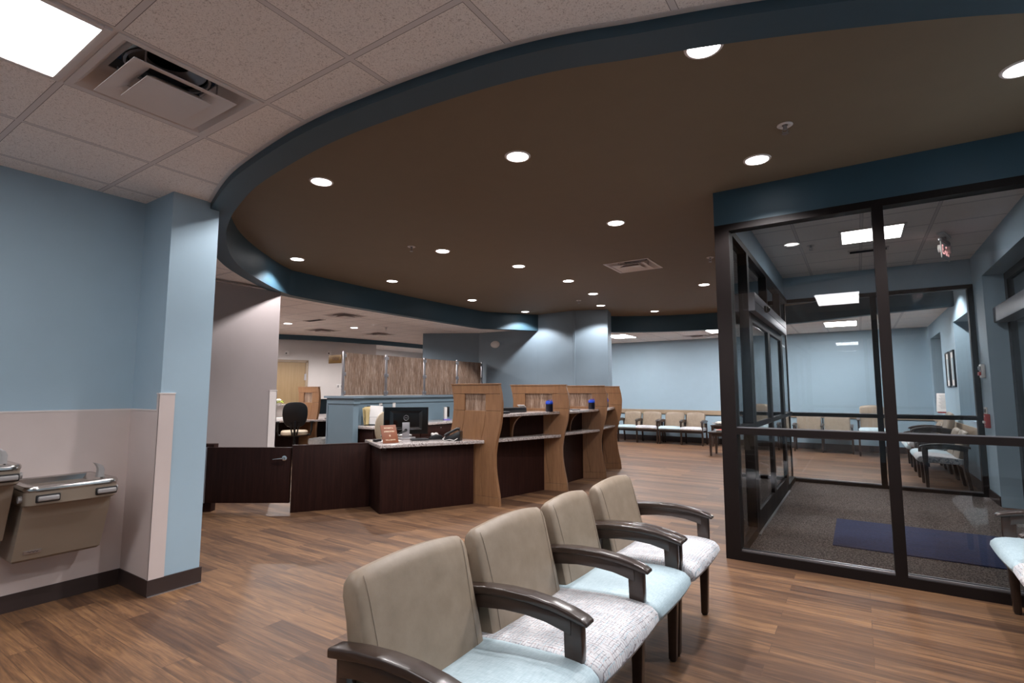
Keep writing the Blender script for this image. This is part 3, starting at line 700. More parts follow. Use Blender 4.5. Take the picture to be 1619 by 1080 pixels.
# check-in desk
A, B = Vector((-4.43, 4.06)), Vector((-3.895, 5.074)); d = (B-A).normalized(); nn = Vector((-d.y, d.x)); ang = math.atan2(d.y, d.x)
o = thing('reception_desk', 'dark wood check-in desk with speckled granite top and computer monitor', 'desk', (A.x, A.y, 0), ang)
L = (B-A).length
MB().b2(0, L-.02, 0, .03, 0, .718, 'espresso', .003).obj('front_panel', o)
MB().b2(0, .03, .03, .62, 0, .718, 'espresso', .003).obj('side_panel', o)
Mi = Matrix.Rotation(-ang, 4, 'Z') @ Matrix.Translation((-A.x, -A.y, 0))
MB().prism([(-4.37, 3.985), (-3.765, 5.085), (-4.30, 5.105), (-5.03, 4.35)], .719, .756, 'granite', bev=.004, M=Mi).obj('desk_top', o)
MB().box((.04, .015, .70), (.05, .03, .03), 'alu', .004).obj('bracket', o)

# low partition, gate, post
P0, P1 = Vector((-5.305, 3.562)), Vector((-4.79, 4.315)); d = (P1-P0).normalized(); LP = .85
o = thing('low_partition', 'low dark wood partition between the swing gate and the granite desk', 'partition', (P0.x, P0.y, 0), math.atan2(d.y, d.x))
MB().b2(0, LP, 0, .05, 0, .728, 'espresso', .003).obj('board', o)
MB().b2(-.003, LP, -.002, .052, .728, .736, 'espresso', .002).obj('top_edge', o)
G0 = Vector((-6.101, 3.028)); d = (Vector((-5.312, 3.557))-G0); L = d.length; ang = math.atan2(d.y, d.x)
o = thing('gate_post', 'short dark wood post the swing gate hangs from beside the blue pillar', 'post', (G0.x, G0.y, 0), ang)
MB().b2(-.14, .055, .046, .14, 0, .745, 'espresso', .003).obj('post_body', o)
o = thing('swing_gate', 'low dark wood swing gate with a steel lever handle', 'gate', (G0.x, G0.y, 0), ang)
MB().b2(.006, L-.012, 0, .044, .105, .712, 'espresso', .003).obj('gate_leaf', o)
MB().cyl((0, .0, .105), (0, .0, .712), .006, 'alu', seg=8).b2(-.03, .006, .036, .045, .105, .712, 'alu').obj('hinge', o)
h = MB().cyl((L-.075, 0, .595), (L-.075, -.012, .595), .030, 'chrome', bev=.003).cyl((L-.075, -.01, .595), (L-.075, -.045, .595), .012, 'chrome').tube([(L-.075, -.045, .595), (L-.10, -.048, .596), (L-.15, -.046, .592), (L-.19, -.040, .586)], [.011, .010, .008, .006], 'chrome').obj('lever_handle', o)

# ================================================================== DESK TOP OBJECTS
ZD = .7565
A45 = math.radians(62.2)          # direction of the desk front
# monitor, back towards the viewer
o = thing('computer_monitor', 'black computer monitor seen from behind on a silver stand', 'monitor', (-4.72, 4.73, ZD), math.radians(45))
mp = MB(); mp.loft([[(x*w, y, z) for x, z in ((-1, .055), (1, .055), (1, .385), (-1, .385))] for w, y in ((.275, .032), (.275, .026), (.273, -.004), (.262, -.010))], 'black_gloss')
mp.loft([[(x*w, y, .225+zz*hh) for x, zz in ((-1, -1), (1, -1), (1, 1), (-1, 1))] for w, hh, y in ((.20, .12, -.009), (.16, .09, -.022), (.155, .085, -.024))], 'black_gloss').obj('housing', o, smooth=False)
MB().b2(-.262, .262, .0322, .0335, .07, .375, 'charcoal').obj('screen', o)
lg = MB().tube([(.03*math.cos(a), -.0252, .255+.03*math.sin(a)) for a in [i*2*PI/28 for i in range(29)]], .0024, 'alu', 6).obj('logo', o)
text('DELL', .019, 'alu', 'lettering', lg, (0, -.0252, .255), (PI/2, 0, 0))
st = MB().b2(-.045, .045, -.040, -.026, .0, .20, 'alu', .004).lathe([(0, 0), (.017, 0), (.019, .004), (.015, .006), (0, .002)], 'duct_dark', (0, -.042, .105), M=Matrix.Rotation(PI/2, 4, 'X')).obj('stand', o)
MB().b2(-.12, .12, -.11, .09, .0, .012, 'alu', .005).obj('stand_base', o)
MB().tube([(0, -.046, .10), (-.05, -.06, .085), (-.10, -.07, .06), (-.15, -.06, .035), (-.20, -.03, .012)], .005, 'black_plastic', 8).tube([(.01, -.045, .095), (-.05, -.07, .07), (-.11, -.08, .04), (-.19, -.05, .01)], .004, 'black_plastic', 8).obj('cable', o)
# rust sign
o = thing('payment_sign', 'small tilted rust-brown payment notice on the granite desk', 'sign', (-4.42, 4.20, ZD), math.radians(74))
tl = Matrix.Rotation(math.radians(-16), 4, 'X')
b = MB().box((0, 0, 0), (.195, .007, .215), 'sign_rust', .002).obj('plate', o); b.rotation_euler = (math.radians(-24), 0, 0); b.location = (0, .043, .100)
for s_, z_ in (('PAYMENT is', .070), ('APPRECIATED', .028), ('@', -.020), ('TIME of SERVICE', -.072)):
    text(s_, .021 if len(s_) < 14 else .0175, 'text_cream', 'lettering', b, (0, -.0040, z_), (PI/2, 0, 0))
MB().box((0, .105, .075), (.06, .004, .155), 'sign_rust', .001, R=Matrix.Rotation(math.radians(20), 4, 'X')).obj('easel_back', o)
# flat things
def flat(name, label, cat, x, y, rz, dims, m, z=ZD, bev=.002, group=None):
    o = MB().box((0, 0, dims[2]/2), dims, m, bev).obj(name); o.location = (x, y, z); o.rotation_euler.z = rz; return tag(o, label, cat, group)
flat('paper_sheet', 'white sheet of paper lying at the back corner of the granite desk', 'paper', -4.70, 4.40, A45+.1, (.28, .21, .002), 'paper', bev=0)
o = flat('note_pad', 'dark note pad with white pages in front of the monitor on the granite desk', 'note pad', -4.42, 4.66, A45-.15, (.20, .15, .016), 'black_plastic')
MB().box((0, .01, .018), (.17, .10, .003), 'charcoal').obj('cover', o)
o = flat('keyboard', 'slim keyboard behind the monitor on the granite desk', 'keyboard', -5.02, 4.86, A45, (.38, .13, .018), 'grey_plastic', bev=.004)
MB().box((0, 0, .0195), (.38, .11, .003), 'white_plastic').obj('keys', o)
o = thing('tape_dispenser', 'black tape dispenser with white top beside the note pad', 'tape dispenser', (-4.32, 4.83, ZD), A45)
MB().prism([(-.08, 0), (.09, 0), (.09, .03), (.06, .055), (0, .065), (-.05, .05), (-.08, .02)], -.03, .03, 'black_plastic', 'xz', .006).obj('body', o)
for s in (-1, 1): MB().cyl((.022*s-.01, -.022, .062), (.022*s-.01, .022, .062), .020, 'white_plastic', bev=.003).obj('roll', o)
o = flat('mouse', 'small dark computer mouse at the left end of the granite desk', 'mouse', -4.70, 4.25, A45, (.10, .06, .03), 'black_plastic', bev=.012)
# phone
def phone(x, y, z, rz, label, screen='charcoal'):
    o = thing('desk_phone', label, 'telephone', (x, y, z), rz, None)
    MB().prism([(-.10, 0), (.10, 0), (.10, .105), (.075, .112), (-.10, .022)], -.10, .10, 'black_plastic', 'xz', .004).obj('base', o)
    R = Matrix.Rotation(-math.atan2(.09, .175), 4, 'Y')
    MB().box((.035, .03, .102), (.06, .09, .004), screen, R=R).obj('display', o)
    k = MB()
    for i in range(4):
        for j in range(3): k.box((-.062+.022*i, .005+.026*j, .048+.0113*i), (.014, .018, .006), 'charcoal', .002, R=R)
    k.obj('keypad', o)
    MB().tube([(-.085, -.065, .055), (-.06, -.065, .08), (.06, -.065, .14), (.09, -.065, .135)], [.022, .016, .016, .023], 'black_plastic', 10).obj('handset', o)
    MB().tube([(-.085, -.065, .05), (-.11, -.09, .02), (-.08, -.12, .006), (-.02, -.13, .02), (.03, -.12, .006), (.07, -.10, .03)], .004, 'cord', 6).obj('cord', o)
    return o
phone(-4.08, 4.88, ZD, math.radians(30), 'black desk phone with pale cord at the foot of the first oak divider')

# counter-top objects
ZC = 1.0715
def cup(x, y, label):
    o = thing('pen_cup', label, 'pen cup', (x, y, ZC), 0, 'blue pen cups on the counters')
    MB().lathe([(0, 0), (.048, 0), (.05, .01), (.05, .10), (.047, .10), (.045, .02), (0, .02)], 'pen_dark').obj('cup', o)
    MB().lathe([(.049, .098), (.052, .10), (.052, .128), (.044, .14), (.044, .10)], 'blue_glass').obj('rim', o)
    p = MB()
    for i in range(11): a = i*2.4; rr = .012+.003*i; p.cyl((rr*math.cos(a)*.6, rr*math.sin(a)*.6, .02), (rr*math.cos(a), rr*math.sin(a), .135+.012*(i % 3)), .005, 'blue_glass' if i % 3 else 'white_plastic', seg=8)
    p.obj('pens', o)
cup(-3.47, 6.15, 'dark blue pen cup on the first counter bay, beside the second oak divider')
cup(-3.41, 7.36, 'dark blue pen cup on the second counter bay, beside the third oak divider')
cup(-3.60, 8.33, 'dark blue pen cup on the furthest counter bay')
o = thing('document_tray', 'long black box with a pale card on the first counter bay', 'box', (-3.75, 5.60, ZC), math.radians(82))
MB().b2(-.26, .24, -.09, .09, 0, .062, 'black_plastic', .006).obj('box_body', o)
MB().box((.245, 0, .075), (.05, .12, .004), 'paper', R=Matrix.Rotation(.7, 4, 'Y')).obj('card', o)
flat('card_reader', 'small grey card reader before the black box on the first counter bay', 'card reader', -3.58, 5.25, math.radians(80), (.11, .07, .028), 'charcoal', ZC, .006)
flat('clip_board', 'flat dark clipboard on the second counter bay', 'clipboard', -3.46, 6.80, math.radians(85), (.22, .15, .012), 'charcoal', ZC, .003)

# ================================================================== HALF WALL, SCREENS, BACK COUNTER
struct('wall_half', MB().b2(-7.45, -7.30, 5.86, 9.90, 0, 1.20, 'wall_half').b2(-7.60, -6.95, 5.75, 5.86, 0, 1.20, 'wall_half').b2(-7.63, -7.60, 5.74, 5.88, 0, 1.14, 'wall_slate'))
struct('trim_9', MB().b2(-7.50, -7.25, 5.93, 9.90, 1.225, 1.26, 'wall_slate').b2(-7.66, -6.90, 5.70, 5.93, 1.225, 1.26, 'wall_slate').b2(-7.47, -7.285, 5.93, 9.90, 1.13, 1.225, 'wall_half').b2(-7.62, -6.93, 5.735, 5.88, 1.13, 1.225, 'wall_half'))
YS = [5.86, 6.84, 7.88, 8.92, 9.83]
for i, l in enumerate(('streaky reed resin screen at the near end of the half wall, by the hanging sign', 'streaky reed resin screen second from the hanging sign on the half wall', 'streaky reed resin screen third from the hanging sign on the half wall', 'streaky reed resin screen at the far end of the half wall, by the slate wall')):
    y0, y1 = YS[i], YS[i+1]
    o = thing('reed_screen', l, 'screen', (-7.375, y0, 1.26), 0, 'reed screens on the half wall')
    MB().b2(-.006, .006, .036, y1-y0-.036, .012, .75, 'reed_resin').obj('screen_panel', o)
    MB().b2(-.016, .016, -.016, .016, 0, .77, 'alu', .003).b2(-.03, .03, -.017, .017, 0, .012, 'alu', .002).obj('post', o)
    if i == 3: MB().b2(-.016, .016, y1-y0-.016, y1-y0+.016, 0, .77, 'alu', .003).obj('post', o)
    for z in (.06, .38, .70):
        for yy in (.036, y1-y0-.036): MB().b2(-.014, .016, yy-.018, yy+.018, z-.03, z+.03, 'alu', .004).obj('clip', o)
o = thing('hanging_sign', 'gold flag sign with dark letters on the near post of the reed screens', 'sign', (-7.375, 5.84, 1.885), 0)
MB().b2(-.36, -.02, -.014, .0, -.06, .085, 'gold', .003).obj('board', o)
text('DESK', .075, 'text_dark', 'lettering', o, (-.16, -.0148, .012), (PI/2, 0, 0))
# outlets
for y, z, l in ((6.66, 1.095, 'white outlet with a black plug on the half wall, left of the monitor'), (6.99, 1.085, 'white outlet on the half wall just above the monitor')):
    o = thing('wall_outlet', l, 'outlet', (-7.30, y, z)); MB().b2(0, .006, -.036, .036, -.058, .058, 'white_plastic', .002).obj('plate', o)
    for zz in (-.022, .022): MB().b2(.006, .008, -.016, .016, zz-.014, zz+.014, 'paper', .001).b2(.0075, .0085, -.006, -.003, zz-.006, zz+.006, 'duct_dark').b2(.0075, .0085, .003, .006, zz-.006, zz+.006, 'duct_dark').obj('socket', o)
    if y < 6.8: MB().cyl((.008, 0, -.02), (.05, 0, -.02), .016, 'black_plastic', bev=.003).tube([(.05, 0, -.02), (.06, .01, -.08), (.04, .02, -.2), (.03, .02, -.33)], .004, 'black_plastic', 6).obj('plug', o)
o = thing('back_counter', 'dark work counter with pale granite top along the blue half wall', 'counter', (-7.29, 5.87, 0))
MB().b2(.02, .62, .05, 3.4, .07, .718, 'espresso', .003).b2(.02, .58, .05, 3.4, 0, .07, 'black_plastic').obj('cabinet', o)
MB().b2(0, .66, 0, 3.5, .719, .756, 'granite', .004).obj('counter_top', o)
for j in range(3):
    y0 = .07+j*1.1
    dr = MB().b2(.62, .638, y0+.01, y0+1.08, .52, .70, 'espresso', .002).obj('drawer', o); MB().cyl((.638, y0+.55, .655), (.644, y0+.55, .655), .012, 'alu').obj('lock', dr)
    MB().b2(.62, .638, y0+.01, y0+1.08, .09, .51, 'espresso', .002).obj('door', o)
# file sorter
o = thing('file_sorter', 'wire file sorter holding manila folders and papers on the back counter', 'file sorter', (-7.0, 6.25, .757), math.radians(-42))
MB().b2(-.10, .10, -.16, .16, 0, .006, 'black_plastic', .002).obj('base', o)
for i, (m, h, w, lean) in enumerate((('charcoal', .33, .24, -.30), ('manila', .30, .24, -.26), ('manila', .31, .235, -.20), ('manila', .29, .24, -.14), ('paper', .32, .215, -.08))):
    MB().box((0, 0, h/2), (.006 if m == 'manila' else .004, w, h), m, .001).obj('folder', o); q = o.children[-1]; q.rotation_euler.y = lean; q.location = (-.07+.03*i, (-.01, -.055, -.035, -.02, .02)[i], .016); q.rotation_euler.x = (0, .10, .07, .03, -.05)[i]
MB().tube([(.075, -.08, .006), (.085, -.08, .14), (.085, .08, .14), (.075, .08, .006)], .003, 'black_plastic', 6).obj('wire_frame', o)
o = thing('paper_bin', 'grey upright paper bin beside the file sorter on the back counter', 'bin', (-7.10, 6.72, .757))
MB().lathe([(0, 0), (.07, 0), (.085, .27), (.08, .27), (.066, .01), (0, .01)], 'grey_plastic').obj('bin_body', o)
o = thing('speaker', 'slim dark and white desk speaker with a purple light on the back counter', 'speaker', (-7.08, 8.25, .757), math.radians(-35))
MB().b2(-.05, .05, -.06, .0, 0, .26, 'white_plastic', .01).obj('back_shell', o); MB().b2(-.048, .048, .0, .05, .06, .27, 'black_plastic', .01).obj('front_shell', o)
MB().b2(-.06, .06, -.07, .07, 0, .02, 'purple_glow', .006).obj('base', o)

# ================================================================== OFFICE CHAIRS
def task_chair(x, y, rz, label, back_m='beige_vinyl', seat_m='beige_vinyl', h=.47, shell=None, arms=True, group=None):
    o = thing('office_chair', label, 'office chair', (x, y, 0), rz, group)
    s = MB()
    for i in range(5):
        a = 2*PI*i/5+.3; s.tube([(0, 0, .10), (.15*math.cos(a), .15*math.sin(a), .085), (.30*math.cos(a), .30*math.sin(a), .065)], [.03, .022, .016], 'black_plastic', 8)
    s.cyl((0, 0, .09), (0, 0, h-.06), .025, 'black_plastic').obj('base', o)
    for i in range(5):
        a = 2*PI*i/5+.3; MB().cyl((.30*math.cos(a)-.02*math.sin(a), .30*math.sin(a)+.02*math.cos(a), .03), (.30*math.cos(a)+.02*math.sin(a), .30*math.sin(a)-.02*math.cos(a), .03), .03, 'black_plastic', bev=.005).obj('caster', o)
    MB().b2(-.14, .14, -.12, .12, h-.07, h-.03, 'black_plastic', .01).obj('mechanism', o)
    ring = lambda k, z: [(.24*k*math.copysign(abs(math.cos(a))**.55, math.cos(a))+.02, .25*k*math.copysign(abs(math.sin(a))**.55, math.sin(a)), z) for a in [2*PI*i/28 for i in range(28)]]
    MB().loft([ring(.9, h-.04), ring(.99, h-.025), ring(1, h), ring(.98, h+.025), ring(.9, h+.042), ring(.5, h+.05)], seat_m).obj('seat', o)
    def bring(k, xo):
        out = []
        for i in range(28):
            a = 2*PI*i/28; yy = .225*k*math.copysign(abs(math.cos(a))**.6, math.cos(a)); zz = .24*k*math.copysign(abs(math.sin(a))**.7, math.sin(a))
            if zz < 0: yy *= 1+.5*zz
            out.append((-.235+xo+.35*yy*yy-.16*(zz+.24)*.9, yy, h+.36+zz))
        return out
    MB().loft([bring(.9, .062), bring(.98, .052), bring(1, .035), bring(1, .018)], back_m).obj('backrest', o)
    MB().loft([bring(1.01, .018), bring(1.0, .0), bring(.9, -.012)], shell or back_m).obj('back_shell', o)
    MB().tube([(-.10, 0, h-.05), (-.24, 0, h-.04), (-.29, 0, h+.08), (-.30, 0, h+.24)], .022, 'black_plastic', 8).tube([(-.24, -.04, h-.03), (-.30, -.08, h+.2)], .015, 'black_plastic', 8).tube([(-.24, .04, h-.03), (-.30, .08, h+.2)], .015, 'black_plastic', 8).obj('back_support', o)
    if arms:
        for sg in (-1, 1):
            MB().tube([(0, sg*.13, h-.05), (0, sg*.29, h-.04), (.0, sg*.31, h+.05), (-.02, sg*.31, h+.20)], .018, 'black_plastic', 8).box((0, sg*.31, h+.212), (.24, .08, .03), 'black_plastic', .012).obj('armrest', o)
    return o
task_chair(-9.24, 6.23, math.radians(146), 'black-backed office chair with beige seat behind the swing gate', 'black_plastic', 'beige_vinyl', .53, 'black_plastic')
task_chair(-5.74, 5.31, math.radians(160), 'beige office chair left of the monitor behind the granite desk', arms=False, group='beige office chairs behind the counters')
task_chair(-5.10, 6.17, math.radians(225), 'beige office chair half hidden behind the first oak divider', arms=False, group='beige office chairs behind the counters')

# ================================================================== REAR WORKSTATION
R0 = Vector((-9.95, 5.25)); RA = math.radians(66)          # desk front line, seen from the lobby
o = thing('rear_desk', 'pale topped office desk with raised ledge behind the grey partition', 'desk', (R0.x, R0.y, 0), RA)
MB().b2(0, 2.35, 0, .62, .719, .756, 'granite', .004).obj('work_top', o)
MB().b2(0, 2.35, .60, .63, 0, 1.033, 'wall_cream').obj('back_panel', o)
MB().b2(0, 1.24, .48, .85, 1.034, 1.07, 'granite', .004).obj('raised_ledge', o)
MB().b2(0, .03, .03, .60, 0, .718, 'espresso').b2(2.32, 2.35, .03, .60, 0, .718, 'espresso').obj('side_panel', o)
MB().b2(.03, 2.32, .59, .60, 0, .70, 'espresso').obj('modesty_panel', o)
def rp(x, y, z=0): c, s = math.cos(RA), math.sin(RA); return (R0.x+c*x-s*y, R0.y+s*x+c*y, z)
pr = panel(rp(1.66, .0)[:2], RA+math.radians(112), .72, 'oak divider panel standing at the rear office desk', name='rear_divider')
phone(*rp(.72, .30, .757), RA+PI/2, 'black desk phone with a lit display on the rear office desk', 'phone_screen')
phone(*rp(.50, .66, 1.071), RA+PI/2+.4, 'black phone on the raised ledge of the rear office desk')
o = thing('flower_arrangement', 'white and yellow-green flowers on the raised ledge of the rear desk', 'flowers', rp(.98, .66, 1.071), 0)
MB().lathe([(0, 0), (.07, 0), (.09, .02), (.085, .022), (0, .01)], 'white_plastic').obj('dish', o)
random.seed(3); gl = MB()
for i in range(26):
    a = random.uniform(0, 2*PI); rr = random.uniform(.05, .15); gl.box((rr*math.cos(a), rr*math.sin(a), .03+random.uniform(0, .03)), (.07, .025, .004), 'green_leaf', R=Matrix.Rotation(a, 4, 'Z') @ Matrix.Rotation(random.uniform(-.5, .5), 4, 'Y'))
gl.obj('leaves', o); pt = MB()
for i in range(16): a = random.uniform(0, 2*PI); rr = random.uniform(0, .09); pt.sph((rr*math.cos(a), rr*math.sin(a), .065+random.uniform(0, .04)), .03, 'white_petal', (1, 1, .7), 10)
pt.obj('blossoms', o)
o = thing('rear_monitor', 'dark monitor on the rear desk beside the blue half wall', 'monitor', rp(2.02, .38, .757), RA)
MB().b2(-.25, .25, -.02, .02, .10, .42, 'black_plastic', .006).obj('housing', o); MB().b2(-.24, .24, -.022, -.019, .11, .41, 'black_gloss').obj('screen', o)
MB().b2(-.03, .03, .0, .03, .01, .2, 'black_plastic', .004).b2(-.11, .11, -.08, .10, 0, .012, 'black_plastic', .004).obj('stand', o)
o = thing('desk_organizer', 'black desk organizer with small papers before the rear monitor', 'desk organizer', rp(2.06, .17, .757), RA)
MB().b2(-.16, .16, -.08, .08, 0, .05, 'charcoal', .004).obj('tray', o); MB().b2(-.02, .10, -.07, -.01, .05, .12, 'paper', .001).b2(-.14, -.06, .0, .06, .05, .09, 'red', .001).b2(-.12, -.03, -.07, -.03, .05, .10, 'white_plastic', .001).obj('papers', o)
flat('paper_stack', 'white paper stack behind the black office chair on the rear desk', 'paper', *rp(1.05, .25)[:2], RA, (.24, .18, .05), 'paper', .757)
o = thing('trash_bin', 'grey waste bin with a clear plastic liner beside the black office chair', 'waste bin', (-8.70, 6.40, 0))
MB().lathe([(0, 0), (.15, 0), (.19, .40), (.183, .40), (.145, .01), (0, .01)], 'grey_plastic').obj('bin_body', o)
random.seed(5); b = MB(); rings = []
for k, (rr, z) in enumerate(((.178, .33), (.186, .40), (.198, .44), (.20, .40), (.198, .34))):
    rings.append([((rr+random.uniform(-.012, .012))*math.cos(a), (rr+random.uniform(-.012, .012))*math.sin(a), z+random.uniform(-.012, .012)*(k in (1, 2))) for a in [2*PI*i/26 for i in range(26)]])
q = bmesh.new(); RR = [[q.verts.new(p) for p in r_] for r_ in rings]
for Aq, Bq in zip(RR, RR[1:]):
    for k in range(26): q.faces.new((Aq[k], Aq[(k+1) % 26], Bq[(k+1) % 26], Bq[k]))
b._add(q, 'bag_plastic').obj('liner', o)

# office wall fittings
def on_wall(s, z, off=0): p = W0+WD*s; n = Vector((WD.y, -WD.x)); return (p.x+n.x*off, p.y+n.y*off, z)
for s, z, l in ((1.33, 2.30, 'white security camera on the office wall above the maple door'), (2.36, 2.34, 'white security camera on the office wall above the gold sign')):
    o = thing('security_camera', l, 'security camera', on_wall(s, z, .001), WANG)
    MB().box((0, -.02, .0), (.08, .04, .10), 'white_plastic', .008).obj('mount', o)
    MB().cyl((-.02, -.04, 0), (-.05, -.14, -.02), .046, 'white_plastic', bev=.006).cyl((-.05, -.14, -.02), (-.0512, -.1442, -.0208), .018, 'charcoal').obj('camera_body', o)
o = thing('light_switch', 'white double switch plate on the office wall under the gold sign', 'switch', on_wall(2.66, 1.47, .001), WANG)
MB().b2(-.09, .09, -.008, 0, -.058, .058, 'white_plastic', .003).obj('plate', o)
for k in (-.045, .045): MB().b2(k-.02, k+.02, -.014, -.008, -.03, .03, 'grey_plastic', .002).obj('rocker', o)
o = thing('wall_horn', 'small white oval alarm horn on the slate wall above the screens', 'alarm horn', (-7.05, 9.935, 2.44))
MB().lathe([(0, 0), (.10, 0), (.10, -.02), (.085, -.05), (.05, -.07), (0, -.075)], 'white_plastic', M=Matrix.Rotation(-PI/2, 4, 'X') @ Matrix.Diagonal((1.25, .85, 1, 1))).obj('body', o)

# ================================================================== WAITING-ROOM SEATING
# local frame: x forward (arm tips at x = 0), y along the row, z up
def lerp(T, v):
    for (a, p), (b, q) in zip(T, T[1:]):
        if v <= b: return p+(q-p)*(v-a)/(b-a)
    return T[-1][1]
SEATP = [(-.47, .425), (-.36, .437), (-.22, .450), (-.10, .456), (-.03, .452), (.015, .440), (.038, .420), (.043, .398), (.030, .374), (.005, .362), (-.10, .352), (-.30, .350), (-.47, .350)]
BACKP = [(-.405, .405), (-.425, .50), (-.448, .60), (-.475, .70), (-.492, .752), (-.505, .776), (-.525, .788), (-.547, .784), (-.563, .766), (-.566, .74), (-.553, .66), (-.530, .55), (-.505, .44), (-.495, .405)]
def cushion(P, y0, y1, fn, m, seams=False):
    W_ = y1-y0; cx = sum(p[0] for p in P)/len(P); cz = sum(p[1] for p in P)/len(P)
    st = [(0, .024), (.005, .012), (.014, .004), (.028, 0)]+[(q*W_, 0) for q in (.12, .25, .38, .5, .62, .75, .88)]+[(W_-.028, 0), (W_-.014, .004), (W_-.005, .012), (W_, .024)]
    rings = []
    for y, ins in st:
        t = 2*y/W_-1; ring = []
        for x, z in P:
            dx, dz = x-cx, z-cz; r = math.hypot(dx, dz) or 1; k = max(0, 1-ins/r)
            X, Z = fn(cx+dx*k, cz+dz*k, t); ring.append((X, y0+y, Z))
        rings.append(ring)
    return MB().loft(rings, m)
def seat_fn(x, z, t):
    top = max(0, (z-.40)/.06); q = 1-t*t
    return x+.010*q*(x > -.02), z+.010*q*top*max(0, min(1, (x+.47)*4))
def back_fn(x, z, t):
    q = 1-t*t; hi = max(0, (z-.60)/.19); front = 1 if x > -.45-.33*(z-.5)-.045 else 0
    return x+.012*q*front-.012*t*t*hi*0, z+.026*q*hi
def seating(name, label, cat, loc, rz, ys, cols, group=None):
    """ys: centre lines of the arms; cols: seat materials"""
    o = thing(name, label, cat, loc, rz, group)
    for i, c in enumerate(cols):
        g0 = .024 if i == 0 else .004; g1 = .024 if i == len(cols)-1 else .004
        y0, y1 = ys[i], ys[i+1]
        s = cushion(SEATP, y0-.004+ (0 if i else 0), y1+.004, seat_fn, c).obj('seat', o)
        if c == 'fabric_grid': s['label'] = 'white patterned fabric seat'
        elif c == 'vinyl_blue': s['label'] = 'pale blue vinyl seat'
        b = cushion(BACKP, y0+.030, y1-.030, back_fn, 'vinyl_taupe').obj('backrest', o)
        for yy, sg in ((y0+.030+.042, 1), (y1-.030-.042, -1)):      # the seam that closes each side of the cover
            pts = []
            for x, z in BACKP[0:6]:
                t = 2*(yy-(y0+.03))/(y1-y0-.06)-1; X, Z = back_fn(x, z, t); pts.append((X+.0008, yy-sg*.012*max(0, (z-.6)/.2), Z))
            MB().tube(pts, .0010, 'seam_tan', 6).obj('seam', b)
    f = MB(); a, b_ = ys[0], ys[-1]
    f.b2(-.10, -.06, a, b_, .300, .350, 'chair_wood', .004).b2(-.50, -.46, a, b_, .300, .350, 'chair_wood', .004)
    f.obj('seat_frame', o)
    for i, y in enumerate(ys):
        h = .021
        f = MB()
        up = [(-.545, .598), (-.50, .606), (-.42, .619), (-.32, .628), (-.22, .629), (-.13, .621), (-.06, .608), (-.015, .594), (.004, .583)]
        lo = [(.004, .570), (-.02, .573), (-.065, .583), (-.13, .594), (-.22, .601), (-.32, .600), (-.42, .590), (-.50, .577), (-.545, .569)]
        f.prism(up+lo, y-.030, y+.030, 'chair_wood', 'xz', .009, 3)
        rail = [(-.50, .578), (-.42, .591), (-.32, .601), (-.22, .602), (-.12, .594), (-.06, .585), (-.06, .53), (-.095, .538), (-.16, .551), (-.24, .556), (-.33, .553), (-.42, .541), (-.50, .525)]
        f.prism(rail, y-h, y+h, 'chair_wood', 'xz', .003, 2)
        f.obj('armrest', o)
        MB().prism([(-.022, .577), (-.092, .596), (-.088, .48), (-.084, .40), (-.082, .30), (-.080, .006), (-.042, .006), (-.030, .30), (-.024, .40), (-.020, .48)], y-h+.003, y+h-.003, 'chair_wood', 'xz', .005, 2).cyl((-.063, y, 0), (-.063, y, .007), .017, 'black_plastic', seg=12).obj('leg', o)
        MB().prism([(-.470, .59), (-.515, .60), (-.512, .40), (-.505, .30), (-.545, .006), (-.505, .006), (-.460, .30), (-.465, .40)], y-h+.002, y+h-.002, 'chair_wood', 'xz', .005, 2).cyl((-.525, y, 0), (-.525, y, .007), .016, 'black_plastic', seg=12).obj('leg', o)
        if 0 < i < len(ys)-1:
            MB().prism([(-.512, .40), (-.545, .58), (-.575, .74), (-.560, .742), (-.53, .60), (-.49, .40)], y-.012, y+.012, 'charcoal', 'xz', .003, 1).obj('back_bracket', o)
    return o
XA = -.778
B_, W_ = 'vinyl_blue', 'fabric_grid'
Y3 = [1.054, 1.641, 2.235, 2.734]
seating('tandem_seating', 'taupe three-seat tandem chair with blue, white-patterned and blue seats, nearest the viewer', 'chair', (XA, 0, 0), 0, Y3, (B_, W_, B_))
seating('waiting_chair', 'single taupe waiting chair with white patterned seat at the end of the front row', 'chair', (XA, 0, 0), 0, [2.798, 3.385], (W_,))
# by the window wall, facing into the room
fr = math.radians(180)
def facing_left(name, label, ys, cols, x=.69, group=None): return seating(name, label, 'chair', (x, 0, 0), fr, [-y for y in ys][::-1], cols[::-1], group)
facing_left('tandem_seating', 'tandem chair with blue seat cut by the right photo edge, before the vestibule glass', [3.28, 3.86, 4.44], (W_, B_), .68)
facing_left('tandem_seating', 'two-seat tandem chair along the window wall, first row behind the vestibule far glass', [9.36, 9.92, 10.5], (W_, B_))
h = facing_left('tall_waiting_chair', 'taller single waiting chair with white patterned seat in the middle along the window wall', [10.60, 11.18], (W_,)); h.scale = (1, 1, 1.26)
facing_left('tandem_seating', 'two-seat tandem chair furthest along the window wall, toward the back wall', [11.28, 11.84, 12.4], (B_, W_))
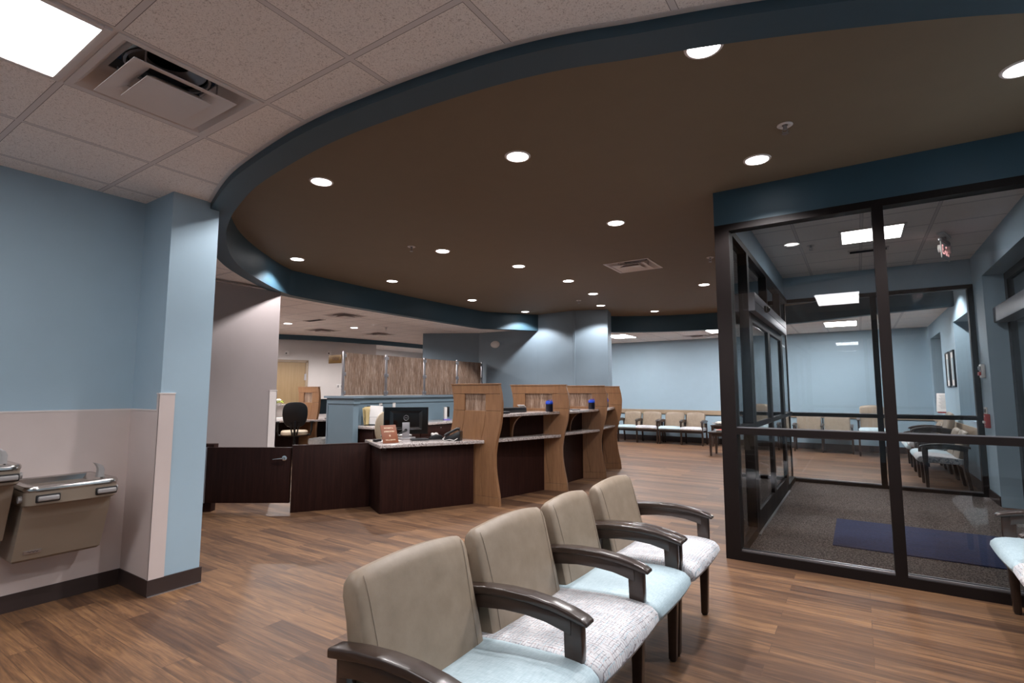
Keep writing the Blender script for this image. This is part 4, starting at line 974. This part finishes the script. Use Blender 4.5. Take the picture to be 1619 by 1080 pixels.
# along the back wall, facing the viewer
fb = math.radians(-90); YC = 13.38
def facing_front(name, label, xs, cols, y=YC, z=1.0, group=None):
    return seating(name, label, 'chair', (0, y, 0), fb, xs, cols, group)
facing_front('tandem_seating', 'two-seat tandem chair on the back wall, half hidden by the last oak divider', [-5.45, -4.93, -4.38], (B_, W_))
facing_front('tandem_seating', 'two-seat tandem chair on the back wall beside the magazine end table', [-4.32, -3.77, -3.25], (B_, W_))
facing_front('tandem_seating', 'two-seat tandem chair on the back wall, seen through the vestibule glass', [-1.25, -.70, -.14], (W_, B_), 13.45)
h = seating('tall_waiting_chair', 'taller taupe chair with blue seat on the back wall, seen through the vestibule glass', 'chair', (.235, 13.15, 0), fb, [-.25, .25], (B_,)); h.scale = (1, 1, 1.30)

# end table and coffee table with magazines
def table(x, y, w, d, hgt, label, name):
    o = thing(name, label, 'table', (x, y, 0))
    MB().b2(-w/2, w/2, -d/2, d/2, hgt-.03, hgt, 'chair_wood', .006).obj('table_top', o)
    MB().b2(-w/2+.04, w/2-.04, -d/2+.04, d/2-.04, hgt-.09, hgt-.03, 'chair_wood').obj('apron', o)
    for sx in (-1, 1):
        for sy in (-1, 1):
            cx, cy = sx*(w/2-.045), sy*(d/2-.045)
            MB().loft([[(cx+a*r, cy+b*r, z) for a, b in ((-1, -1), (1, -1), (1, 1), (-1, 1))] for r, z in ((.018, 0), (.03, hgt-.09), (.03, hgt-.03))], 'chair_wood').obj('leg', o)
    return o
table(-2.28, 11.78, .78, .60, .50, 'dark wood coffee table with magazines, partly hidden by the vestibule post', 'coffee_table')
table(-2.75, 13.75, .62, .60, .52, 'dark wood end table with a magazine stack against the back wall', 'end_table')
random.seed(11); cs = ['paper', 'white_plastic', 'white_petal', 'red', 'vinyl_blue', 'manila']
def mags(x, y, z, n, spread, what):
    for i in range(n):
        m = MB().box((0, 0, .005), (.21, .275, .009), 'paper', .001).box((0, 0, .0102), (.212, .277, .0012), cs[i % len(cs)])
        o = m.obj('magazine'); o.location = (x+random.uniform(-spread, spread), y+random.uniform(-.08, .08), z+.0112*i); o.rotation_euler.z = random.uniform(-.6, .6)
        tag(o, '%s, %s' % ('magazine in the loose stack', what), 'magazine', 'magazines '+what)
mags(-2.42, 11.72, .5005, 4, .05, 'on the coffee table by the vestibule post')
mags(-2.85, 13.68, .5205, 7, .05, 'on the end table against the back wall')

# ================================================================== VESTIBULE AND WINDOW-WALL ITEMS
flat('floor_mat', 'blue entrance mat lying on the brown vestibule carpet', 'mat', .46, 6.0, 0, (1.42, 1.13, .010), 'mat_blue', .0075, .003)
def wallplate(name, label, cat, y, z): return thing(name, label, cat, (XW-.001, y, z))
o = wallplate('fire_alarm', 'red fire alarm pull station on the vestibule wall', 'fire alarm', 8.60, .985)
MB().b2(-.045, 0, -.06, .06, -.085, .085, 'red', .006).obj('body', o); MB().b2(-.062, -.045, -.045, .045, -.03, .0, 'white_plastic', .004).obj('pull_handle', o)
text('FIRE', .028, 'paper', 'lettering', o, (-.046, 0, .055), (PI/2, 0, -PI/2)); text('PULL', .022, 'paper', 'lettering', o, (-.046, 0, -.055), (PI/2, 0, -PI/2))
o = wallplate('alarm_strobe', 'white and red fire alarm strobe above the pull station', 'alarm strobe', 8.66, 1.60)
MB().b2(-.04, 0, -.065, .065, -.085, .085, 'white_plastic', .006).obj('body', o); MB().b2(-.06, -.04, -.05, .05, -.055, -.01, 'red', .006).obj('lens', o); MB().b2(-.056, -.04, -.045, .045, .01, .06, 'alu', .006).obj('flash', o)
o = wallplate('switch_bank', 'white four-gang switch plates beside the red pull station', 'switch', 8.745, 1.055)
for a, b in ((-.04, .05), (.04, .05), (-.04, -.05), (.04, -.05)): q = MB().b2(-.012, 0, a-.035, a+.035, b-.045, b+.045, 'white_plastic', .003).obj('plate', o); MB().b2(-.017, -.011, a-.012, a+.012, b-.022, b+.022, 'duct_dark', .002).obj('rocker', q)
for y, l in ((11.08, 'thin black picture frame on the window wall, nearer the vestibule'), (11.60, 'thin black picture frame on the window wall, nearer the back wall')):
    o = thing('picture_frame', l, 'picture', (XW-.001, y, 1.72)); f = MB()
    for a, b, c, d_ in ((-.20, .20, .275, .30), (-.20, .20, -.30, -.275), (-.20, -.175, -.275, .275), (.175, .20, -.275, .275)): f.b2(-.025, 0, a, b, c, d_, 'black_plastic', .002)
    f.obj('frame', o); MB().b2(-.010, 0, -.176, .176, -.276, .276, 'paper').obj('mat_board', o); MB().b2(-.012, -.0095, -.10, .10, -.18, .18, 'vinyl_blue').obj('print', o)
o = thing('notice_stand', 'white printed notice in a slanted stand on the far window sill', 'notice', (1.40, 13.05, .932), math.radians(-22))
pg = MB().box((0, 0, .205), (.26, .006, .36), 'paper', .001, R=Matrix.Rotation(math.radians(-10), 4, 'X')).obj('page', o)
pl = MB()
for i in range(12):
    zz = .14-.023*i; pl.box((0, -.0035, zz), (.19-.03*(i % 3), .0008, .006), 'grey_plastic')
q = pl.obj('print_lines', pg); q.location = (0, 0, .205); q.rotation_euler.x = math.radians(-10)
MB().b2(-.12, .12, -.02, .09, 0, .035, 'red', .004).obj('stand', o)
o = thing('wall_notice', 'small red and white notice on the back wall, seen through the sliding door', 'notice', (-2.12, YF-.001, 1.95))
MB().b2(-.10, .10, -.004, 0, -.12, .12, 'red', .001).obj('plate', o); MB().b2(-.07, .07, -.006, -.004, -.03, .05, 'paper').obj('symbol', o)
